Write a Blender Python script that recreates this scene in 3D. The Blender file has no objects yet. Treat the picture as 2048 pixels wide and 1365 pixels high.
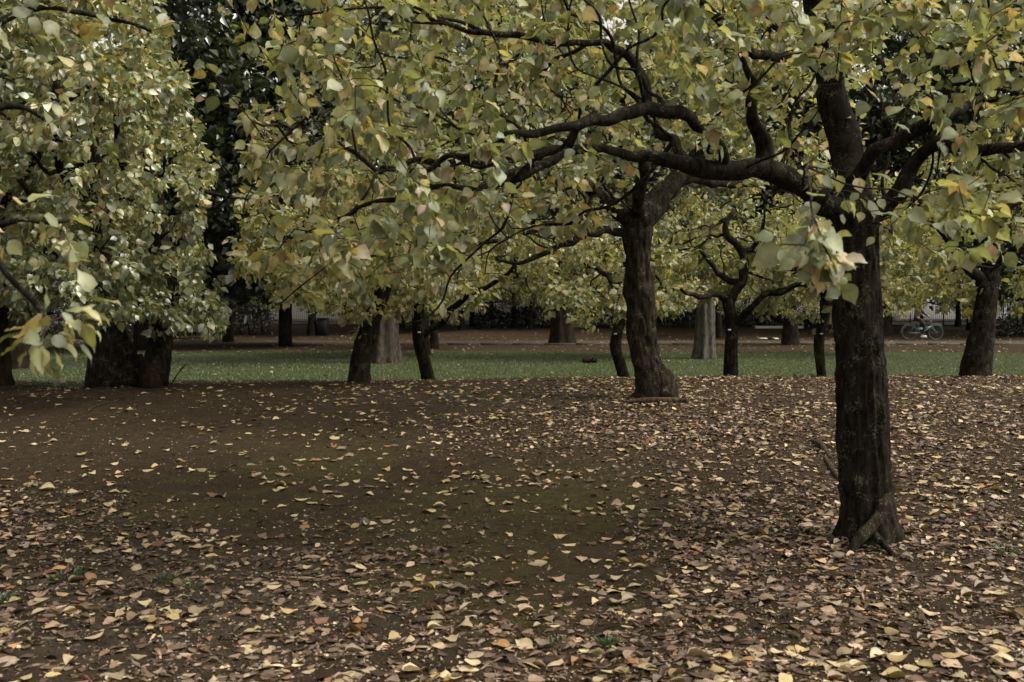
import bpy, bmesh, math, random
import numpy as np
from mathutils import Vector, Matrix

scene = bpy.context.scene
col = scene.collection
R = math.radians
rng = np.random.default_rng(7)

# ------------------------------------------------------------------ camera, sky, sun, exposure
F_PX, W_PX, H_PX = 1991.0, 2048.0, 1365.0        # 35 mm lens on a 36 mm sensor
EYE = 1.5
HORIZON = 610.0
PITCH = math.atan((682.5 - HORIZON) / F_PX)      # looks slightly down
cam_data = bpy.data.cameras.new('camera')
cam_data.lens = 35.0; cam_data.sensor_width = 36.0
cam_data.clip_start = 0.05; cam_data.clip_end = 2000
cam_data.dof.use_dof = True
cam_data.dof.focus_distance = 9.5
cam_data.dof.aperture_fstop = 4.5
cam = bpy.data.objects.new('camera', cam_data)
cam.location = (0, 0, EYE)
cam.rotation_euler = (math.pi / 2 - PITCH, 0, 0)
col.objects.link(cam)
scene.camera = cam

SUN_EL, SUN_AZ = R(52), R(98)                     # azimuth clockwise from +Y (view direction), so from the right
world = bpy.data.worlds.new('World'); scene.world = world
world.use_nodes = True
wn = world.node_tree; wn.nodes.clear()
sky = wn.nodes.new('ShaderNodeTexSky'); sky.sky_type = 'NISHITA'
sky.sun_disc = False; sky.sun_elevation = SUN_EL; sky.sun_rotation = SUN_AZ
sky.air_density = 1.0; sky.dust_density = 4.0; sky.ozone_density = 1.0
hs = wn.nodes.new('ShaderNodeHueSaturation'); hs.inputs['Saturation'].default_value = 0.12
wb = wn.nodes.new('ShaderNodeBackground'); wb.inputs['Strength'].default_value = 0.12
wo = wn.nodes.new('ShaderNodeOutputWorld')
tint = wn.nodes.new('ShaderNodeMix'); tint.data_type = 'RGBA'; tint.blend_type = 'MULTIPLY'; tint.inputs[0].default_value = 1.0; tint.inputs[7].default_value = (1.0, 0.94, 0.82, 1)   # thin warm cloud
wn.links.new(sky.outputs[0], hs.inputs['Color']); wn.links.new(hs.outputs[0], tint.inputs[6]); wn.links.new(tint.outputs[2], wb.inputs['Color'])
wn.links.new(wb.outputs[0], wo.inputs['Surface'])

sun_data = bpy.data.lights.new('sun', 'SUN')
sun_data.energy = 1.5; sun_data.angle = R(18); sun_data.color = (1.0, 0.94, 0.84)
sun = bpy.data.objects.new('sun', sun_data)
sd = Vector((math.sin(SUN_AZ) * math.cos(SUN_EL), math.cos(SUN_AZ) * math.cos(SUN_EL), math.sin(SUN_EL)))
sun.rotation_euler = sd.to_track_quat('Z', 'Y').to_euler()
sun.location = (10, -5, 30)
col.objects.link(sun)

scene.view_settings.view_transform = 'Standard'
scene.view_settings.look = 'None'
scene.view_settings.exposure = 1.05
scene.view_settings.gamma = 1.0
scene.view_settings.use_curve_mapping = False
scene.render.engine = 'CYCLES'
scene.cycles.max_bounces = 7
scene.cycles.diffuse_bounces = 4
scene.cycles.transmission_bounces = 5
scene.cycles.transparent_max_bounces = 4

# ------------------------------------------------------------------ projection and noise helpers
_cp, _sp = math.cos(PITCH), math.sin(PITCH)
FWD = np.array([0, _cp, -_sp]); UP = np.array([0, _sp, _cp]); RIGHT = np.array([1.0, 0, 0])
CAM = np.array([0, 0, EYE])

def at(px, py, d):
    """the point of the place seen at photo pixel (px, py), d metres ahead"""
    return CAM + d * (FWD + RIGHT * ((px - 1024) / F_PX) - UP * ((py - 682.5) / F_PX))

def project(P):
    q = np.asarray(P) - CAM
    d = q @ FWD
    d = np.where(d < 0.05, 0.05, d)
    return 1024 + F_PX * (q @ RIGHT) / d, 682.5 - F_PX * (q @ UP) / d, d

def _hash(ix, iy, iz, seed):
    n = (ix.astype(np.int64) * 374761393 + iy.astype(np.int64) * 668265263 + iz.astype(np.int64) * 2147483647 + seed * 1274126177) & 0xFFFFFFFF
    n = ((n ^ (n >> 13)) * 1274126177) & 0xFFFFFFFF
    n = n ^ (n >> 16)
    return (n & 0xFFFF) / 65535.0

def vnoise(P, seed=0):
    """value noise 0..1 of an (N,3) array"""
    P = np.asarray(P, dtype=float)
    i = np.floor(P); f = P - i; f = f * f * (3 - 2 * f)
    i = i.astype(np.int64)
    r = 0
    for dx in (0, 1):
        for dy in (0, 1):
            for dz in (0, 1):
                w = (f[:, 0] if dx else 1 - f[:, 0]) * (f[:, 1] if dy else 1 - f[:, 1]) * (f[:, 2] if dz else 1 - f[:, 2])
                r = r + w * _hash(i[:, 0] + dx, i[:, 1] + dy, i[:, 2] + dz, seed)
    return r

def n2(x, y, s, seed=0):
    x = np.asarray(x, float).ravel(); y = np.asarray(y, float).ravel()
    return vnoise(np.stack([x * s, y * s, np.zeros_like(x) + 0.37], 1), seed)

def sstep(a, b, x):
    t = np.clip((np.asarray(x, float) - a) / (b - a), 0, 1)
    return t * t * (3 - 2 * t)

# ------------------------------------------------------------------ terrain height
def height(x, y):
    x = np.asarray(x, float); y = np.asarray(y, float)
    shp = np.broadcast(x, y).shape
    x = np.broadcast_to(x, shp).ravel(); y = np.broadcast_to(y, shp).ravel()
    up = sstep(5.0, 14.6, y)
    down = 1 - sstep(14.7, 19.5, y)
    side = 0.86 + 0.20 * sstep(-3, 4, x) - 0.12 * sstep(-3.5, -9, x)
    h = 0.385 * up * down * side
    h = h + 0.30 * sstep(43, 54, y)
    h = h + 0.05 * (n2(x, y, 0.35, 3) - 0.5) * (y < 30) * sstep(0, 3, y)
    near = 1 - sstep(14, 24, y)
    h = h + near * (0.035 * (n2(x, y, 1.6, 5) - 0.5) + 0.026 * (n2(x, y, 6, 6) - 0.5) + 0.018 * (n2(x, y, 15, 8) - 0.5))
    return h.reshape(shp)

def hz(x, y):
    return float(height(np.array([x]), np.array([y]))[0])

def ground_at(px, py, d0=3.0, d1=90.0):
    """first ground point under photo pixel (px, py)"""
    d = np.concatenate([np.arange(d0, 14, 0.05), np.arange(14, d1, 0.1)])
    P = CAM + d[:, None] * (FWD + RIGHT * ((px - 1024) / F_PX) - UP * ((py - 682.5) / F_PX))[None, :]
    below = np.where(P[:, 2] < height(P[:, 0], P[:, 1]))[0]
    i = below[0] if len(below) else len(d) - 1
    return np.array([P[i, 0], P[i, 1], hz(P[i, 0], P[i, 1])]), d[i]

# ------------------------------------------------------------------ mesh helpers
def make_mesh(name, V, F, mat=None, attrs=None, smooth=True):
    """V (N,3); F (M,k) array of equal polygons or a list of such arrays"""
    if not isinstance(F, (list, tuple)): F = [F]
    F = [np.asarray(f, dtype=np.int32) for f in F if len(f)]
    me = bpy.data.meshes.new(name)
    V = np.asarray(V, dtype=np.float32)
    me.vertices.add(len(V)); me.vertices.foreach_set('co', V.ravel())
    loops = np.concatenate([f.ravel() for f in F])
    counts = np.concatenate([np.full(len(f), f.shape[1], dtype=np.int32) for f in F])
    starts = np.concatenate([[0], np.cumsum(counts)[:-1]]).astype(np.int32)
    me.loops.add(len(loops)); me.loops.foreach_set('vertex_index', loops)
    me.polygons.add(len(counts)); me.polygons.foreach_set('loop_start', starts); me.polygons.foreach_set('loop_total', counts)
    if smooth: me.polygons.foreach_set('use_smooth', np.ones(len(counts), dtype=bool))
    me.update(calc_edges=True)
    me.validate()
    for k, v in (attrs or {}).items():
        v = np.asarray(v, dtype=np.float32)
        if v.ndim == 2:
            a = me.attributes.new(k, 'FLOAT_COLOR', 'POINT')
            if v.shape[1] == 3: v = np.concatenate([v, np.ones((len(v), 1), np.float32)], 1)
            a.data.foreach_set('color', v.ravel())
        else:
            a = me.attributes.new(k, 'FLOAT', 'POINT'); a.data.foreach_set('value', v.ravel())
    if mat: me.materials.append(mat)
    return me

def link(name, data, parent=None):
    o = bpy.data.objects.new(name, data); col.objects.link(o)
    if parent: o.parent = parent
    return o

def tag(o, label=None, cat=None, group=None, kind=None):
    if label: o['label'] = label
    if cat: o['category'] = cat
    if group: o['group'] = group
    if kind: o['kind'] = kind
    return o

def empty(name, loc, label, cat, group=None):
    o = bpy.data.objects.new(name, None); col.objects.link(o)
    o.location = tuple(loc); o.empty_display_size = 0.2
    return tag(o, label, cat, group)

class MB:
    """collects boxes and tubes for one mesh"""
    def __init__(self): self.V = []; self.Q = []; self.T = []; self.n = 0
    def add(self, V, Q=None, T=None):
        V = np.asarray(V, float)
        if Q is not None and len(Q): self.Q.append(np.asarray(Q) + self.n)
        if T is not None and len(T): self.T.append(np.asarray(T) + self.n)
        self.V.append(V); self.n += len(V); return self
    def box(self, c, s, rotz=0.0, bevel=0.0):
        c = np.asarray(c, float); s = np.asarray(s, float) / 2
        b = min(bevel, s.min() * 0.9)
        if b > 0:
            bm = bmesh.new(); bmesh.ops.create_cube(bm, size=2)
            for v in bm.verts: v.co = Vector((v.co.x * s[0], v.co.y * s[1], v.co.z * s[2]))
            bmesh.ops.bevel(bm, geom=bm.edges[:], offset=b, segments=1, affect='EDGES')
            bm.verts.index_update()
            V = np.array([v.co[:] for v in bm.verts])
            Q = [[v.index for v in f.verts] for f in bm.faces if len(f.verts) == 4]
            T = [[v.index for v in f.verts] for f in bm.faces if len(f.verts) == 3]
            bm.free()
        else:
            V = np.array([[x, y, z] for x in (-s[0], s[0]) for y in (-s[1], s[1]) for z in (-s[2], s[2])])
            Q = [[0, 1, 3, 2], [4, 6, 7, 5], [0, 4, 5, 1], [2, 3, 7, 6], [0, 2, 6, 4], [1, 5, 7, 3]]; T = None
        cr, sr = math.cos(rotz), math.sin(rotz)
        V = np.stack([V[:, 0] * cr - V[:, 1] * sr, V[:, 0] * sr + V[:, 1] * cr, V[:, 2]], 1) + c
        return self.add(V, Q, T)
    def tube(self, P, r, n=8, cap=True):
        V, Q, T = tube_geo(np.asarray(P, float), r, n, cap=cap)
        return self.add(V, Q, T)
    def torus(self, c, Rr, r, n=32, m=8, axis='y'):
        a = np.linspace(0, 2 * math.pi, n, endpoint=False); b = np.linspace(0, 2 * math.pi, m, endpoint=False)
        A, B = np.meshgrid(a, b, indexing='ij')
        x = (Rr + r * np.cos(B)) * np.cos(A); z = (Rr + r * np.cos(B)) * np.sin(A); y = r * np.sin(B)
        V = np.stack([x, y, z], -1).reshape(-1, 3) + np.asarray(c, float)
        Q = [[i * m + j, ((i + 1) % n) * m + j, ((i + 1) % n) * m + (j + 1) % m, i * m + (j + 1) % m] for i in range(n) for j in range(m)]
        return self.add(V, Q)
    def mesh(self, name, mat, smooth=True):
        F = []
        if self.Q: F.append(np.concatenate(self.Q))
        if self.T: F.append(np.concatenate(self.T))
        return make_mesh(name, np.concatenate(self.V), F, mat, smooth=smooth)
    def build(self, name, mat, parent=None, smooth=True):
        return link(name, self.mesh(name, mat, smooth), parent)

def catmull(P, sub):
    P = np.asarray(P, float)
    if len(P) < 3 or sub <= 1: 
        t = np.linspace(0, len(P) - 1, (len(P) - 1) * sub + 1)
        return np.stack([np.interp(t, range(len(P)), P[:, k]) for k in range(P.shape[1])], 1)
    Q = np.concatenate([[2 * P[0] - P[1]], P, [2 * P[-1] - P[-2]]])
    out = []
    for i in range(1, len(Q) - 2):
        p0, p1, p2, p3 = Q[i - 1], Q[i], Q[i + 1], Q[i + 2]
        for t in np.linspace(0, 1, sub, endpoint=False):
            out.append(0.5 * (2 * p1 + (p2 - p0) * t + (2 * p0 - 5 * p1 + 4 * p2 - p3) * t * t + (3 * p1 - p0 - 3 * p2 + p3) * t ** 3))
    out.append(P[-1])
    return np.array(out)

def frames(P):
    T = np.gradient(P, axis=0); T /= np.linalg.norm(T, axis=1)[:, None] + 1e-9
    a = np.array([1.0, 0, 0]) if abs(T[0][0]) < 0.8 else np.array([0, 1.0, 0])
    N = np.zeros_like(P); n = a - T[0] * (a @ T[0]); N[0] = n / np.linalg.norm(n)
    for i in range(1, len(P)):
        n = N[i - 1] - T[i] * (N[i - 1] @ T[i]); N[i] = n / (np.linalg.norm(n) + 1e-9)
    return T, N, np.cross(T, N)

def tube_geo(P, r, n=8, cap=True, bark=0.0, seed=0, flare=None, lumps=0.0, grain=(22, 22, 4)):
    m = len(P); r = np.broadcast_to(np.asarray(r, float), (m,))
    T, N, B = frames(P)
    th = np.linspace(0, 2 * math.pi, n, endpoint=False)
    C, S = np.cos(th), np.sin(th)
    rr = np.repeat(r[:, None], n, 1)
    if lumps or bark:
        D = N[:, None, :] * C[None, :, None] + B[:, None, :] * S[None, :, None]
        base = P[:, None, :] + D * rr[:, :, None]
        L = np.cumsum(np.r_[0, np.linalg.norm(np.diff(P, axis=0), axis=1)])
        flat = np.stack([np.broadcast_to(C * r.mean(), (m, n)).ravel() , np.broadcast_to(S * r.mean(), (m, n)).ravel(), np.repeat(L, n)], 1)
        if lumps:
            q = vnoise(flat * np.array([5, 5, 3.2]), seed + 11).reshape(m, n) - 0.5
            q2 = vnoise(flat * np.array([10, 10, 7]), seed + 12).reshape(m, n) - 0.5
            rr = rr * (1 + lumps * (1.3 * q + 0.6 * q2))
        if bark:
            g = np.array(grain)
            a = vnoise(flat * g, seed + 1).reshape(m, n); b = vnoise(flat * g * 2.1 + 9, seed + 2).reshape(m, n)
            c = vnoise(flat * np.array([70, 70, 45]), seed + 4).reshape(m, n)
            ridge = 1 - np.abs(2 * a - 1) * 1.6
            rr = rr + bark * (0.9 * ridge + 0.7 * (b - 0.5) + 0.45 * (c - 0.5))
    if flare is not None:
        L = np.cumsum(np.r_[0, np.linalg.norm(np.diff(P, axis=0), axis=1)])
        amt, ln, k, ph = flare
        rr = rr + amt * np.exp(-L / ln)[:, None] * (0.75 + 0.45 * np.cos(k * th + ph) + 0.25 * np.cos((k + 2) * th + 2 * ph))[None, :]
    V = (P[:, None, :] + rr[:, :, None] * (N[:, None, :] * C[None, :, None] + B[:, None, :] * S[None, :, None])).reshape(-1, 3)
    i = np.arange(m - 1)[:, None] * n; j = np.arange(n)[None, :]; j2 = (j + 1) % n
    Q = np.stack([i + j, i + j2, i + n + j2, i + n + j], -1).reshape(-1, 4)
    Tt = []
    if cap:
        V = np.concatenate([V, [P[0], P[-1]]]); a, b = m * n, m * n + 1
        jj = np.arange(n); k2 = (jj + 1) % n
        Tt = np.concatenate([np.stack([np.full(n, a), k2, jj], 1), np.stack([np.full(n, b), (m - 1) * n + jj, (m - 1) * n + k2], 1)])
    return V, Q, Tt

# ------------------------------------------------------------------ materials
def new_mat(name):
    m = bpy.data.materials.new(name); m.use_nodes = True
    nt = m.node_tree; nt.nodes.clear()
    out = nt.nodes.new('ShaderNodeOutputMaterial')
    return m, nt, out

def plain(name, c, rough=0.7, metal=0.0, var=0.15, scale=12.0, bump=0.0):
    m, nt, out = new_mat(name)
    b = nt.nodes.new('ShaderNodeBsdfPrincipled'); b.inputs['Roughness'].default_value = rough; b.inputs['Metallic'].default_value = metal
    tc = nt.nodes.new('ShaderNodeNewGeometry'); no = nt.nodes.new('ShaderNodeTexNoise'); no.inputs['Scale'].default_value = scale; no.inputs['Detail'].default_value = 4
    nt.links.new(tc.outputs['Position'], no.inputs['Vector'])
    mx = nt.nodes.new('ShaderNodeMix'); mx.data_type = 'RGBA'
    mx.inputs[6].default_value = (*[x * (1 - var) for x in c], 1); mx.inputs[7].default_value = (*[min(1, x * (1 + var)) for x in c], 1)
    nt.links.new(no.outputs['Fac'], mx.inputs[0]); nt.links.new(mx.outputs[2], b.inputs['Base Color'])
    if bump:
        bp = nt.nodes.new('ShaderNodeBump'); bp.inputs['Strength'].default_value = bump; bp.inputs['Distance'].default_value = 0.02
        nt.links.new(no.outputs['Fac'], bp.inputs['Height']); nt.links.new(bp.outputs[0], b.inputs['Normal'])
    nt.links.new(b.outputs[0], out.inputs['Surface'])
    return m

def leaf_mat(name, trans=0.42, gloss=0.10, rough=0.42, spots=0.5):
    """thin leaf: colour of its own from the mesh, light through the blade, slight sheen"""
    m, nt, out = new_mat(name); N = nt.nodes.new; Lk = nt.links.new
    at_ = N('ShaderNodeAttribute'); at_.attribute_name = 'tone'
    geo = N('ShaderNodeNewGeometry'); no = N('ShaderNodeTexNoise'); no.inputs['Scale'].default_value = 38; no.inputs['Detail'].default_value = 4
    Lk(geo.outputs['Position'], no.inputs['Vector'])
    rp = N('ShaderNodeValToRGB'); rp.color_ramp.elements[0].position = 0.30; rp.color_ramp.elements[0].color = (1 - spots, 1 - spots * 1.05, 1 - spots * 1.1, 1)
    rp.color_ramp.elements[1].position = 0.55; rp.color_ramp.elements[1].color = (1, 1, 1, 1)
    Lk(no.outputs['Fac'], rp.inputs[0])
    mu = N('ShaderNodeMix'); mu.data_type = 'RGBA'; mu.blend_type = 'MULTIPLY'; mu.inputs[0].default_value = 0.6
    Lk(at_.outputs['Color'], mu.inputs[6]); Lk(rp.outputs[0], mu.inputs[7])
    df = N('ShaderNodeBsdfDiffuse'); Lk(mu.outputs[2], df.inputs['Color'])
    tr = N('ShaderNodeBsdfTranslucent')
    ty = N('ShaderNodeMix'); ty.data_type = 'RGBA'; ty.blend_type = 'MULTIPLY'; ty.inputs[0].default_value = 1.0; ty.inputs[7].default_value = (1.14, 1.09, 0.56, 1)
    Lk(mu.outputs[2], ty.inputs[6]); Lk(ty.outputs[2], tr.inputs['Color'])
    mx = N('ShaderNodeMixShader'); mx.inputs[0].default_value = trans; Lk(df.outputs[0], mx.inputs[1]); Lk(tr.outputs[0], mx.inputs[2])
    gl = N('ShaderNodeBsdfGlossy'); gl.inputs['Roughness'].default_value = rough; gl.inputs['Color'].default_value = (0.9, 0.92, 0.9, 1)
    m2 = N('ShaderNodeMixShader'); m2.inputs[0].default_value = gloss; Lk(mx.outputs[0], m2.inputs[1]); Lk(gl.outputs[0], m2.inputs[2])
    Lk(m2.outputs[0], out.inputs['Surface'])
    return m

def bark_mat(name, dark, light, lichen, lich_amt=0.5, vscale=1.0, bump=0.6):
    m, nt, out = new_mat(name); N = nt.nodes.new; Lk = nt.links.new
    geo = N('ShaderNodeNewGeometry')
    mp = N('ShaderNodeMapping'); mp.inputs['Scale'].default_value = (24 * vscale, 24 * vscale, 7.5 * vscale); Lk(geo.outputs['Position'], mp.inputs['Vector'])
    n1 = N('ShaderNodeTexNoise'); n1.inputs['Scale'].default_value = 1.0; n1.inputs['Detail'].default_value = 6; n1.inputs['Roughness'].default_value = 0.65; Lk(mp.outputs[0], n1.inputs['Vector'])
    r1 = N('ShaderNodeValToRGB'); r1.color_ramp.elements[0].position = 0.36; r1.color_ramp.elements[0].color = (*dark, 1); r1.color_ramp.elements[1].position = 0.68; r1.color_ramp.elements[1].color = (*light, 1)
    Lk(n1.outputs['Fac'], r1.inputs[0])
    n3 = N('ShaderNodeTexNoise'); n3.inputs['Scale'].default_value = 9; n3.inputs['Detail'].default_value = 5; Lk(geo.outputs['Position'], n3.inputs['Vector'])
    n4 = N('ShaderNodeTexNoise'); n4.inputs['Scale'].default_value = 70; n4.inputs['Detail'].default_value = 2; Lk(geo.outputs['Position'], n4.inputs['Vector'])
    ma = N('ShaderNodeMath'); ma.operation = 'MULTIPLY'; Lk(n3.outputs['Fac'], ma.inputs[0]); Lk(n4.outputs['Fac'], ma.inputs[1])
    r3 = N('ShaderNodeValToRGB'); r3.color_ramp.elements[0].position = 0.30; r3.color_ramp.elements[0].color = (0, 0, 0, 1); r3.color_ramp.elements[1].position = 0.42; r3.color_ramp.elements[1].color = (lich_amt,) * 3 + (1,)
    Lk(ma.outputs[0], r3.inputs[0])
    mx = N('ShaderNodeMix'); mx.data_type = 'RGBA'; Lk(r3.outputs[0], mx.inputs[0]); Lk(r1.outputs[0], mx.inputs[6]); mx.inputs[7].default_value = (*lichen, 1)
    b = N('ShaderNodeBsdfPrincipled'); b.inputs['Roughness'].default_value = 0.9; b.inputs['Specular IOR Level'].default_value = 0.06
    Lk(mx.outputs[2], b.inputs['Base Color'])
    bp = N('ShaderNodeBump'); bp.inputs['Strength'].default_value = bump; bp.inputs['Distance'].default_value = 0.02; Lk(n1.outputs['Fac'], bp.inputs['Height']); Lk(bp.outputs[0], b.inputs['Normal'])
    Lk(b.outputs[0], out.inputs['Surface'])
    return m

M_LEAF = leaf_mat('living_leaf', trans=0.45, gloss=0.05, rough=0.5)
M_LEAF_GLOSSY = leaf_mat('glossy_living_leaf', trans=0.38, gloss=0.08, rough=0.40)
M_DRY = leaf_mat('dry_leaf', trans=0.10, gloss=0.04, rough=0.5, spots=0.45)
M_EVER = leaf_mat('evergreen_leaf', trans=0.25, gloss=0.10, rough=0.35, spots=0.3)
M_BARK = bark_mat('dark_bark', (0.004, 0.0035, 0.0025), (0.030, 0.025, 0.018), (0.13, 0.13, 0.095), 0.6, bump=1.0)
M_TWIG = bark_mat('twig_bark', (0.014, 0.010, 0.009), (0.042, 0.031, 0.027), (0.08, 0.08, 0.06), 0.2, bump=0.2)
M_BARK_MOSS = bark_mat('mossy_bark', (0.006, 0.005, 0.0035), (0.040, 0.033, 0.023), (0.13, 0.125, 0.085), 0.7, bump=1.0)
M_BARK_FAR = bark_mat('far_bark', (0.010, 0.008, 0.006), (0.036, 0.030, 0.022), (0.05, 0.055, 0.03), 0.5, vscale=0.6)
M_BARK_GREY = bark_mat('grey_fibrous_bark', (0.022, 0.018, 0.014), (0.080, 0.067, 0.055), (0.08, 0.08, 0.06), 0.3, vscale=0.8)
M_BARK_PALE = bark_mat('pale_grey_bark', (0.034, 0.031, 0.026), (0.135, 0.124, 0.108), (0.11, 0.11, 0.09), 0.4, vscale=0.8)
M_WOOD_RED = bark_mat('broken_red_wood', (0.007, 0.005, 0.0035), (0.034, 0.022, 0.015), (0.06, 0.05, 0.03), 0.2)
M_ROOT = bark_mat('root_bark', (0.020, 0.016, 0.012), (0.080, 0.062, 0.048), (0.08, 0.08, 0.06), 0.3)
M_TAG = plain('white_tag', (0.70, 0.74, 0.76), 0.5, var=0.05)
M_TAG_INK = plain('tag_ink', (0.25, 0.26, 0.28), 0.6, var=0.05)

# ------------------------------------------------------------------ the ground
def masks(x, y):
    """what covers the ground at (x, y): lawn 0..1, moss 0..1, path 0..1 (its own colour, not shade)"""
    x = np.asarray(x, float); y = np.asarray(y, float)
    w = (n2(x, y, 0.5, 21) - 0.5) * 1.6 + (n2(x, y, 2.2, 22) - 0.5) * 0.9
    near_edge = 15.6 + 0.8 * sstep(-1, 3, x) - 0.9 * sstep(-3, -6, x)
    lawn = sstep(near_edge - 0.5, near_edge + 1.6, y + 1.5 * w)
    lawn = lawn * (1 - sstep(29.5, 33.0, y + 1.2 * w + 0.02 * x))
    px, py, d = project(np.stack([x, y, height(x, y)], 1))
    def blob(cx, cy, sx, sy): return np.exp(-((px - cx) / sx) ** 2 - ((py - cy) / sy) ** 2)
    moss = np.clip(blob(620, 960, 330, 80) * 1.0 + blob(1100, 1010, 260, 70) * 0.9 + blob(950, 1170, 260, 70) * 0.9 + blob(1050, 1230, 200, 60) * 0.7 + blob(300, 1010, 200, 60) * .5, 0, 1)
    moss = moss * sstep(0.30, 0.62, n2(x, y, 1.3, 24) * 0.6 + n2(x, y, 5, 25) * 0.4) * (y < 16)
    path = sstep(37.3, 37.9, y + 0.15 * w) * (1 - sstep(40.5, 42.5, y + 0.6 * w))
    return lawn, moss, path

def worn_mask(x, y):
    px, py, d = project(np.stack([x, y, height(x, y)], 1))
    return np.clip(np.exp(-((px - 330) / 430) ** 2 - ((py - 1210) / 130) ** 2) + .7 * np.exp(-((px - 950) / 300) ** 2 - ((py - 800) / 30) ** 2), 0, 1) * (y < 16)

def build_ground():
    ys = np.concatenate([np.arange(-20, 2.8, 1.2), np.arange(2.8, 9, 0.062), np.arange(9, 17, 0.11), np.arange(17, 45, 0.4), np.arange(45, 90, 3), np.array([100, 130, 180, 260, 400, 700])])
    xs = np.concatenate([[-500, -250, -120, -70], np.arange(-45, -8, 1.5), np.arange(-8, 8.01, 0.10), np.arange(9.5, 46, 1.5), [70, 120, 250, 500]])
    X, Y = np.meshgrid(xs, ys, indexing='ij')
    x, y = X.ravel(), Y.ravel()
    z = height(x, y)
    lawn, moss, path = masks(x, y)
    nx, ny = len(xs), len(ys)
    i = np.arange(nx - 1)[:, None] * ny; j = np.arange(ny - 1)[None, :]
    Q = np.stack([i + j, i + ny + j, i + ny + j + 1, i + j + 1], -1).reshape(-1, 4)
    m, nt, out = new_mat('soil_and_lawn'); N = nt.nodes.new; Lk = nt.links.new
    geo = N('ShaderNodeNewGeometry')
    def noise(s, d=5, r=0.6):
        n = N('ShaderNodeTexNoise'); n.inputs['Scale'].default_value = s; n.inputs['Detail'].default_value = d; n.inputs['Roughness'].default_value = r
        Lk(geo.outputs['Position'], n.inputs['Vector']); return n.outputs['Fac']
    def ramp(f, a, ca, b, cb):
        r = N('ShaderNodeValToRGB'); r.color_ramp.elements[0].position = a; r.color_ramp.elements[0].color = (*ca, 1); r.color_ramp.elements[1].position = b; r.color_ramp.elements[1].color = (*cb, 1)
        Lk(f, r.inputs[0]); return r.outputs[0]
    def mix(f, a, b):
        q = N('ShaderNodeMix'); q.data_type = 'RGBA'; Lk(f, q.inputs[0]); Lk(a, q.inputs[6]); Lk(b, q.inputs[7]); return q.outputs[2]
    def attr(n):
        a = N('ShaderNodeAttribute'); a.attribute_name = n; return a.outputs['Fac']
    fine = noise(90, 6, 0.7); mid = noise(11, 5); big = noise(1.2, 3)
    soil = mix(big, ramp(fine, 0.35, (0.013, 0.009, 0.005), 0.72, (0.085, 0.058, 0.034)), ramp(mid, 0.35, (0.018, 0.012, 0.007), 0.7, (0.066, 0.045, 0.027)))
    grit = noise(260, 2, 0.5)
    soil = mix(ramp(grit, 0.66, (0, 0, 0), 0.74, (0.6, 0.6, 0.6)), soil, ramp(mid, 0.3, (0.10, 0.08, 0.055), 0.7, (0.17, 0.14, 0.10)))
    mossc = ramp(fine, 0.35, (0.030, 0.026, 0.009), 0.7, (0.115, 0.098, 0.034))
    lawnc = ramp(fine, 0.3, (0.022, 0.030, 0.012), 0.7, (0.078, 0.100, 0.044))
    pathc = ramp(fine, 0.3, (0.045, 0.036, 0.024), 0.7, (0.120, 0.098, 0.066))
    def times(a, b):
        q = N('ShaderNodeMath'); q.operation = 'MULTIPLY'; Lk(a, q.inputs[0]); Lk(b, q.inputs[1]); return q.outputs[0]
    wornc = ramp(fine, 0.32, (0.038, 0.032, 0.024), 0.7, (0.135, 0.115, 0.088))
    soil = mix(times(attr('worn'), ramp(noise(7, 5), 0.40, (0, 0, 0), 0.60, (0.9, 0.9, 0.9))), soil, wornc)
    c = mix(times(attr('moss'), ramp(noise(17, 5, .7), 0.34, (0.1, 0.1, 0.1), 0.54, (1, 1, 1))), soil, mossc); c = mix(attr('lawn'), c, lawnc); c = mix(attr('path'), c, pathc)
    b = N('ShaderNodeBsdfPrincipled'); b.inputs['Roughness'].default_value = 0.95; b.inputs['Specular IOR Level'].default_value = 0.1
    Lk(c, b.inputs['Base Color'])
    ad = N('ShaderNodeMath'); ad.operation = 'ADD'; Lk(fine, ad.inputs[0]); Lk(mid, ad.inputs[1])
    bp = N('ShaderNodeBump'); bp.inputs['Strength'].default_value = 1.0; bp.inputs['Distance'].default_value = 0.022; Lk(ad.outputs[0], bp.inputs['Height']); Lk(bp.outputs[0], b.inputs['Normal'])
    Lk(b.outputs[0], out.inputs['Surface'])
    me = make_mesh('ground', np.stack([x, y, z], 1), Q, m, {'lawn': lawn, 'moss': moss, 'path': path, 'worn': worn_mask(x, y)})
    tag(link('ground', me), 'brown soil mound with thin moss, green lawn and a pale path beyond', kind='structure')
build_ground()

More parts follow.
